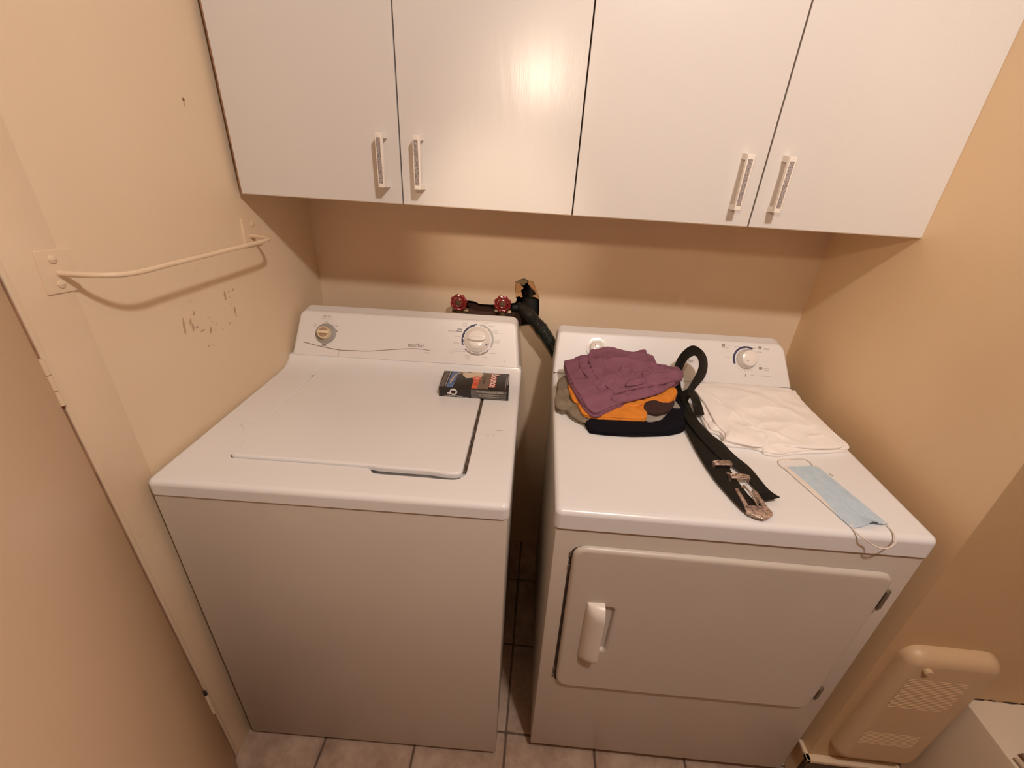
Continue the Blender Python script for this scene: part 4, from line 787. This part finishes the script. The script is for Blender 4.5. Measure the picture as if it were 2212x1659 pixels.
for y, x0, x1 in ((.0085, .0, .083), (.0060, .004, .080), (-.0005, .012, .083), (-.006, .016, .081)): txt(bm, 'sachet de feuilles assouplissantes pour la sécheuse', Tfr, (x0 + x1) / 2, y, .0030, n=.0008, mi=8, xs=1.15)
flat(bm, circ(-.0535, .0025, .0098, 28), Tfr, .0005, 5); flat(bm, [(-.063, .001), (-.0685, .0), (-.071, -.0035), (-.066, -.0035), (-.065, -.0058), (-.060, -.004)], Tfr, .0006, 5)
flat(bm, [(-.0600, .0055), (-.0475, .0050), (-.0490, -.0025), (-.0585, -.0025)], Tfr, .0009, 9); flat(bm, [(-.0590, .0066), (-.0480, .0062), (-.0480, .0054), (-.0595, .0058)], Tfr, .0009, 9)
for y, x0, x1 in ((-.0098, -.079, -.030), (-.0085, -.070, -.032), (-.0118, -.045, -.014)): flat(bm, [(x0, y), (x1, y - .0004), (x1, y + .0003), (x0, y + .0005)], Tfr, .0005, 8)
obj('carton_print', bm, ['p_blue', 'p_tan', 'p_cream', 'p_taupe', 'p_orange', 'p_white', 'p_red', 'p_grey', 'p_white', 'box_edge'], bxo)

# ------------------------------------------------------------------ things lying on the dryer
Dm = MW('d')
def seg_d(p, a, b):
    ab = b - a; t = max(0, min(1, (p - a).dot(ab) / max(1e-12, ab.length_squared))); return (p - a - ab * t), t
def cloth(outline, h, ridges=(), amp=.0012, fs=45, seed=0, bulge=.003, N=150, floor=.9135, bm=None, lo=.5, crease=.8, nr=15):
    O = resample(crom(outline, 8, True), N, True); C = sum(O, V(0, 0, 0)) / N; C2 = V(C.x, C.y)
    RR = [([V(*p) for p in r[0]], r[1], r[2]) for r in ridges]
    bm = bm or NB(); top = []; bot = []
    dist = [0, h * .12, h * .3, h * .5, h * .8, .012, .018]; inner = [.78 * (1 - k / nr) ** 1.0 for k in range(1, nr)]
    sub = O[::5]
    def zi(x, y):
        sw = sz = 0
        for q in sub:
            w_ = 1 / ((q.x - x) ** 2 + (q.y - y) ** 2 + 1e-5) ** 1.3; sw += w_; sz += w_ * q.z
        return sz / sw
    for ri in range(len(dist) + len(inner)):
        rt = []; rb = []
        for q in O:
            q2 = V(q.x, q.y); Rl = (q2 - C2).length
            t = max(.80, 1 - dist[ri] / Rl) if ri < len(dist) else inner[ri - len(dist)]
            if ri < len(dist) and ri > 0 and 1 - dist[ri] / Rl < .80: t = .80 + .002 * (len(dist) - ri)
            p = C2.lerp(q2, t); d = Rl * (1 - t); k = min(d / (h * .5), 1); e = h * .5 * math.sqrt(max(0, 1 - (1 - k) ** 2))
            f = min(1, d / .014); z = q.z if ri == 0 else zi(p.x, p.y)
            wv = amp * f * (noise.noise(V(p.x * fs, p.y * fs, seed)) + 1.2 * noise.noise(V(p.x * fs * .4 + 9, p.y * fs * .9, seed + 5)) + crease * (1.1 - 3.2 * abs(noise.noise(V(p.x * fs * .45 + 3, p.y * fs * .7, seed + 8)))))
            for pts, hh, ww in RR:
                best = 9
                for a, b in zip(pts, pts[1:]):
                    dv, tt = seg_d(p, a, b); best = min(best, dv.length)
                wv += hh * f * (.55 * math.exp(-(best / ww) ** 2) + .45 * math.exp(-best / (ww * .5)))
            ed = (.0012 * noise.noise(V(q.x * 120, q.y * 120, seed + 3)) if ri == 0 else 0)
            fl = floor + max(0, min(1, (p.y - .475) / .077)) * .0108; yy = min(p.y + ed, .551 + max(0, (z - .925)) * .5)
            rt.append(bm.verts.new(Dm @ V(p.x + ed, yy, max(z + e + wv + bulge * (1 - t * t), fl + .0006))))
            rb.append(bm.verts.new(Dm @ V(p.x, yy, max(z - e * 2 * lo, fl))) if ri and ri < 7 else None)
        top.append(rt); bot.append(rb)
    for a, b in zip(top, top[1:]): bridge(bm, a, b)
    c = bm.verts.new(Dm @ V(C2.x, C2.y, zi(C2.x, C2.y) + h * .5 + bulge))
    for i in range(N): bm.faces.new((top[-1][i], top[-1][(i + 1) % N], c))
    bb = [top[0]] + bot[1:7]
    for a, b in zip(bb, bb[1:]): bridge(bm, a, b)
    try: bm.faces.new(bb[-1])
    except ValueError: pass
    return bm
def layers(outline, h, n, rg, amp, fs, seed, lo=.8, top=None, jit=.0035, **k):
    """a folded garment: n thin layers, each with its own slightly shifted outline"""
    bm = NB(); C = sum((V(*p) for p in outline), V(0, 0, 0)) / len(outline); t = h / n
    for i in range(n):
        O = []
        for q in outline:
            d = V(q[0] - C.x, q[1] - C.y); s = noise.noise(V(q[0] * 18, q[1] * 18, seed * 3.1 + i * 7.7)) * jit * 2 - jit * .3 * (i == n - 1); dn_ = d.normalized()
            O.append((q[0] + dn_.x * s, q[1] + dn_.y * s, q[2] - h * .5 + t * (i + .5)))
        last = i == n - 1
        cloth(O, t * 1.15, rg if last else (), amp if last else amp * .5, fs, seed + i, bulge=k.get('bulge', .003) if last else .001, bm=bm, lo=lo if i == 0 else .5, N=k.get('N', 150) if last else 110, floor=k.get('floor', .9135), nr=k.get('nr', 15) if last else 5, crease=k.get('crease', .8))
    return bm
def lay(name, bm, m, label, cat, group=None, **k):
    c = sum((v.co for v in bm.verts), V(0, 0, 0)) / len(bm.verts); z = min(v.co.z for v in bm.verts)
    return tag(obj(name, bm, m, loc=(c.x, c.y, z), **k), label, cat, group)
G_ = 'folded clothes in the pile'
bm = layers([(a, b, c - .002) for a, b, c in NAVY], .018, 3, [([(.10, .262), (.20, .262), (.30, .285)], .0015, .006)], .0014, 40, 1, lo=.9)
lay('folded_garment', bm, 'navy', 'navy black garment folded flat at the bottom of the clothes pile', 'clothing', G_, angle=60)
bm = layers(OLIVE, .018, 3, [([(.02, .44), (.03, .38), (.045, .33)], .005, .006), ([(.01, .40), (.03, .35), (.06, .31)], -.004, .005), ([(.05, .34), (.06, .30), (.08, .29)], .005, .005)], .0042, 40, 2, lo=.9, nr=30, N=200, jit=.006, crease=1.0)
lay('folded_garment', bm, 'olive', 'olive grey garment hanging out at the left of the clothes pile', 'clothing', G_, angle=60)
bm = layers([(a + (.003 if a > .2 else 0), b - .002, c) for a, b, c in GREY], .010, 2, [], .0014, 55, 3, lo=.8)
lay('folded_garment', bm, 'grey', 'light grey garment peeking out right above the navy one', 'clothing', G_, angle=60)
bm = layers(MAROON, .010, 2, [], .0010, 50, 4)
lay('folded_garment', bm, 'maroon', 'dark maroon garment just showing under the orange one', 'clothing', G_, angle=60)
bm = layers(ORANGE, .015, 3, [([(.045, .38), (.06, .36), (.075, .365)], .004, .005), ([(.07, .30), (.09, .27), (.20, .275)], .0015, .005)], .0024, 40, 5, lo=.8, nr=25, N=200)
cloth(ORANGE_TOP, .009, [([(.25, .355), (.29, .375), (.315, .40)], .0035, .005), ([(.26, .335), (.30, .36)], -.004, .005)], .0022, 60, 6, bm=bm)
cloth(O_ROLL, .013, [([(.27, .36), (.30, .385)], -.004, .003), ([(.26, .37), (.29, .40)], .002, .004)], .003, 70, 25, bulge=.002, bm=bm, N=90)
cloth(O_LEFT, .007, [], .0015, 70, 26, bulge=.001, bm=bm, N=60)
lay('folded_garment', bm, 'orange', 'orange garment folded under the purple one', 'clothing', G_, angle=60)
rg = [([(.06, .45), (.075, .36), (.085, .28)], .0012, .010), ([(.10, .285), (.16, .32), (.24, .34)], .0030, .006), ([(.085, .255), (.105, .272), (.135, .285)], -.0045, .005), ([(.20, .345), (.26, .36), (.30, .40)], .003, .006)]
bm = layers(PURPLE_BASE, .017, 3, rg, .0026, 35, 7, lo=.8, nr=30, N=220)
rg = [([(.085, .50), (.10, .44), (.12, .39), (.14, .355)], .004, .005), ([(.17, .335), (.20, .325), (.24, .345)], .003, .005), ([(.19, .33), (.20, .345)], -.004, .004), ([(.22, .335), (.235, .35)], -.004, .004), ([(.26, .355), (.29, .385)], .003, .005)]
cloth(PURPLE_MID, .006, rg, .0040, 60, 8, bm=bm, crease=1.0, N=240, nr=24)
rg = [([(.105, .55), (.115, .50), (.125, .46), (.14, .40)], 0.0060, 0.0059), ([(.13, .545), (.18, .53), (.25, .52), (.30, .48)], 0.0045, 0.0076), ([(.15, .48), (.19, .49), (.23, .47), (.26, .43)], 0.0067, 0.0076), ([(.165, .43), (.175, .45), (.195, .445), (.20, .43)], 0.0075, 0.0051),
      ([(.20, .40), (.225, .405), (.235, .37)], 0.0097, 0.0038), ([(.185, .37), (.235, .372)], 0.0075, 0.0034), ([(.24, .37), (.242, .41)], -0.0075, 0.0026), ([(.24, .41), (.29, .425), (.325, .455)], 0.0090, 0.0068), ([(.25, .385), (.29, .40), (.32, .43)], -0.0075, 0.0043), ([(.145, .42), (.15, .38)], 0.0060, 0.0051), ([(.26, .46), (.30, .47)], 0.0045, 0.0059)]
cloth(PURPLE_TOP, .006, rg, .0036, 30, 9, bulge=.004, bm=bm, crease=.75, N=300, nr=46)
cloth(P_BACK, .008, [], .003, 50, 21, bulge=.002, bm=bm, N=90)
cloth(P_HEM, .007, [([(.15, .345), (.165, .33)], -.004, .003), ([(.19, .345), (.20, .33)], -.004, .003), ([(.225, .35), (.235, .335)], -.004, .003)], .003, 80, 22, bulge=.001, bm=bm, N=90)
cloth(P_ROLL, .016, [([(.25, .43), (.29, .44), (.325, .455)], .003, .006), ([(.27, .42), (.31, .43)], -.003, .003)], .003, 60, 23, bulge=.003, bm=bm, N=90)
cloth(P_FLAP, .005, [], .0012, 80, 24, bulge=.001, bm=bm, N=70)
# the rolled waistband end that sticks out on the right and the tucked hem fold at the front corner
lay('folded_garment', bm, 'purple', 'purple garment crumpled on top of the clothes pile', 'clothing', G_, angle=60)
rg = [([(.40, .52), (.46, .46), (.52, .42)], .0012, .008), ([(.43, .50), (.60, .49), (.66, .47)], .0014, .008), ([(.40, .44), (.43, .40), (.50, .33), (.60, .28)], .0016, .009), ([(.46, .27), (.54, .25), (.64, .265)], .0016, .005), ([(.38, .32), (.395, .29), (.41, .27)], .004, .005), ([(.48, .30), (.60, .40)], .0008, .012)]
bm = layers(WHITE, .010, 2, rg, .0022, 45, 11, floor=.9133, lo=1.0, N=220, jit=.004)
rg = [([(.42, .43), (.44, .37), (.475, .31), (.56, .265)], .0030, .006), ([(.43, .40), (.45, .345), (.50, .30)], -.0022, .005), ([(.40, .45), (.41, .37), (.40, .31)], .0035, .007), ([(.60, .285), (.64, .30), (.645, .275)], .0030, .006), ([(.50, .50), (.58, .49), (.64, .485)], .0016, .010), ([(.47, .47), (.55, .44), (.62, .36), (.65, .29)], .0014, .012), ([(.485, .285), (.49, .27), (.485, .258)], .005, .004), ([(.52, .25), (.60, .25), (.66, .262)], .0014, .004), ([(.55, .40), (.50, .37)], .001, .02)]
cloth(WHITE_TOP, .005, rg, .0026, 26, 12, bulge=.001, bm=bm, floor=.9133, N=300, nr=46)
lay('white_shirt', bm, 'white_cloth', 'white cotton shirt folded flat at the right rear of the dryer top', 'clothing', angle=60)

# face mask
ms = thing('face_mask', 'pale blue pleated disposable face mask lying near the dryer front edge', 'face mask', Dm @ V(.56, .11, .9130))
A, B, C_, D_ = [V(*p) for p in MASK]; bm = NB(); nu, nv = 140, 50; g = []
def mpt(s, t, dz=0):
    p = A.lerp(B, s).lerp(D_.lerp(C_, s), t)
    pl = sum(((.0026 * max(0, 1 - abs(s - c) / .09)) if s < c else (.0026 * max(0, 1 - abs(s - c) / .012))) for c in (.50, .66, .80))
    z = .0012 + pl + .0030 * math.sin(PI * t) * math.sin(PI * s) + .0012 * noise.noise(V(s * 3, t * 7, 3)) + .011 * max(0, (t - .86) / .14) ** 1.6 * math.exp(-((s - .52) / .20) ** 2) + .0006 * noise.noise(V(s * 12, t * 30, 1))
    return Dm @ V(p.x, p.y, .9132 + max(.0006, z) + dz)
for j in range(nv + 1): g.append([bm.verts.new(mpt(i / nu, j / nv)) for i in range(nu + 1)])
for j in range(nv):
    for i in range(nu): bm.faces.new((g[j][i], g[j][i + 1], g[j + 1][i + 1], g[j + 1][i])).material_index = 1 if i < 20 and j < nv * .80 - i * .8 else 0
low = [[bm.verts.new(v.co - V(0, 0, .0005)) for v in r_] for r_ in (g[0], g[-1])]
o = child(obj('pleated_panel', bm, ['mask', 'mask_white'], angle=25), ms)
bm = NB()
for t in (.03, .97): 
    for s0, s1 in ((.0, .1), (.9, 1.0)): flat(bm, [(0, 0)] * 0 or [(s0, t - .012), (s1, t - .012), (s1, t + .012), (s0, t + .012)], lambda x, y, z=0.0: mpt(x, min(1, max(0, y)), .0004), 0)
child(obj('welded_corners', bm, 'mask_white', kind='stuff'), ms)
for c in (.50, .66, .80):
    bm = NB(); A_ = [bm.verts.new(mpt(c - .012, j / 50, .0003)) for j in range(51)]; B_ = [bm.verts.new(mpt(c + .008, j / 50, .0005)) for j in range(51)]; bridge(bm, A_, B_, close=False)
    child(obj('pleat_shade_strip', bm, 'mask_fold_shade'), ms)  # darker strip painting the crease shade of a pleat
for e in (EAR1, EAR2):
    bm = NB(); tube(bm, [Dm @ p for p in crom([V(p[0], p[1], p[2] - .0022) for p in e], 8)], .00125, 8); child(obj('ear_loop', bm, 'elastic'), ms)

# belt
bt = thing('leather_belt', 'black leather belt with silver buckle, looped up against the dryer console', 'belt', Dm @ V(.37, .2, .9130))
def ribbon(L_, R_, th=.0030, tip=False, lift=0):
    a = resample(crom(L_, 10), 110); b = resample(crom(R_, 10), 110); bm = NB(); rows = []
    for i in range(110):
        p, q = a[i].copy(), b[i].copy(); p.z = max(p.z, .9165) + lift; q.z = max(q.z, .9165) + lift; w_ = q - p
        t = ((a[min(i + 1, 109)] + b[min(i + 1, 109)]) - (a[max(i - 1, 0)] + b[max(i - 1, 0)])).normalized(); n = w_.cross(t).normalized()
        if n.z < 0 and i < 30: n = -n
        elif i and rows and n.dot(rows[-1][1]) < 0: n = -n
        e = w_ * .05
        pr = [p, p + e + n * th * .5, q - e + n * th * .5, q, q - e - n * th * .5, p + e - n * th * .5]
        rows.append(([bm.verts.new(Dm @ (x)) for x in pr], n))
    for x, y in zip(rows, rows[1:]): bridge(bm, x[0], y[0])
    bm.faces.new(rows[0][0]); bm.faces.new(rows[-1][0]); return bm
child(obj('strap', ribbon(*BELT_A), 'leather', angle=50), bt)
child(obj('strap_tip', ribbon(*BELT_B), 'leather', angle=50), bt)
# buckle frame
bd = (V(.3775, .010) - V(.374, .090)).normalized(); bn = V(-bd.y, bd.x)   # forward, and to the right of forward
TB0 = V(.3755, .0885, .9240)
TBu = lambda x, y, z=0.0: Dm @ V(TB0.x + bn.x * x + bd.x * y, TB0.y + bn.y * x + bd.y * y, TB0.z + z - y * .02)
bm = NB()
fr = [(-.0205, -.001), (-.0130, -.003), (-.0128, .040), (-.0150, .047), (.0150, .047), (.0128, .040), (.0128, -.003), (.0200, -.001), (.0215, .040), (.0250, .062), (.0205, .068), (.0165, .0690), (.0120, .0735), (.0050, .0755), (.0, .0775), (-.0050, .0755), (-.0120, .0735), (-.0165, .0690), (-.0205, .068), (-.0250, .062), (-.0215, .040)]
fr = rpoly(fr[::-1], .003, 3)
panel(bm, fr if area2(fr) > 0 else fr[::-1], TBu, r=.0018, depth=.0042, seg=3)
edge = [TBu(x, y, .0002) for x, y in [(-.0200, .0), (-.0208, .02), (-.0213, .04), (-.0245, .061), (-.0200, .0675), (-.0120, .0728), (0, .0768), (.0120, .0728), (.0200, .0675), (.0245, .061), (.0213, .04), (.0208, .02), (.02, .0)]]
P = resample([Vector(p) for p in edge], 90)
for i, p in enumerate(P[::2]):
    bmesh.ops.create_icosphere(bm, subdivisions=1, radius=.0008, matrix=Matrix.Translation(p))
for x, y, r_ in ((0, .059, .0035), (-.010, .056, .0025), (.010, .056, .0025), (-.016, .060, .0022), (.016, .060, .0022), (-.006, .0655, .002), (.006, .0655, .002), (0, .0695, .0022), (-.011, .0645, .0018), (.011, .0645, .0018)):
    lathe(bm, [(r_, -.0008), (r_ * .8, .0010), (r_ * .35, .0016), (0, .0010)], lambda X, Y, Z=0.0, x=x, y=y: TBu(x + X, y + Y, Z), 10)
box(bm, -.019, .0475, -.0004, .019, .0500, .0022, TBu)
bk = child(obj('buckle', bm, 'silver', angle=45), bt)
bm = NB(); tube(bm, [TBu(-.002, -.006, .004), TBu(-.001, .010, .0065), TBu(.001, .030, .0055), TBu(.001, .050, .0035)], [.0022, .0020, .0018, .0013], 8); obj('buckle_prong', bm, 'silver', bk)
for k, (u, v, an) in enumerate(((.3535, .160, .12), (.3735, .1185, .02))):
    c0 = V(u, v, .9172); ex = V(math.cos(an), math.sin(an), 0); ey = V(-ex.y, ex.x, 0)
    Tk = lambda x, y, z=0.0: Dm @ (c0 + ex * x + ey * y + V(0, 0, z))
    bm = NB(); hw = .0185
    panel(bm, rrect(-hw, -.0065, hw, .0065, .002, 3), lambda x, y, z=0.0: Tk(x, y, .0165 + z - 6 * x * x), r=.0012, depth=.0022, seg=2)
    for y in ((-.0045, 0, .0045) if k == 0 else (-.0045, .0045)): tube(bm, [Tk(x / 10 * hw * .92, y, .0170 - 6 * (x / 10 * hw) ** 2) for x in range(-10, 11)], .0009, 6)
    if k: lathe(bm, [(.006, .0165), (.005, .0178), (.003, .0170), (0, .0176)], Tk, 14, sx=1.5, sy=.6)
    for s in (-1, 1): box(bm, s * hw - .0009, -.0045, -.0005, s * hw + .0009, .0045, .0158, Tk)
    child(obj('belt_keeper', bm, 'silver', angle=45), bt)
    bm = NB(); lathe(bm, [(.0042, -.0002), (.0040, .0008), (.0024, .0012), (0, .0006)], lambda x, y, z=0.0: Dm @ (V(u + .008 - .006 * k, v - .020, .9198) + V(x, y, z)), 14); child(obj('snap_stud', bm, 'silver'), bt)
bm = NB(); lathe(bm, [(.004, 0), (.0035, .0015), (0, .002)], lambda x, y, z=0.0: Dm @ (V(.383, .362, .9195) + V(x, y, z)), 12); child(obj('snap_stud', bm, 'silver'), bt)
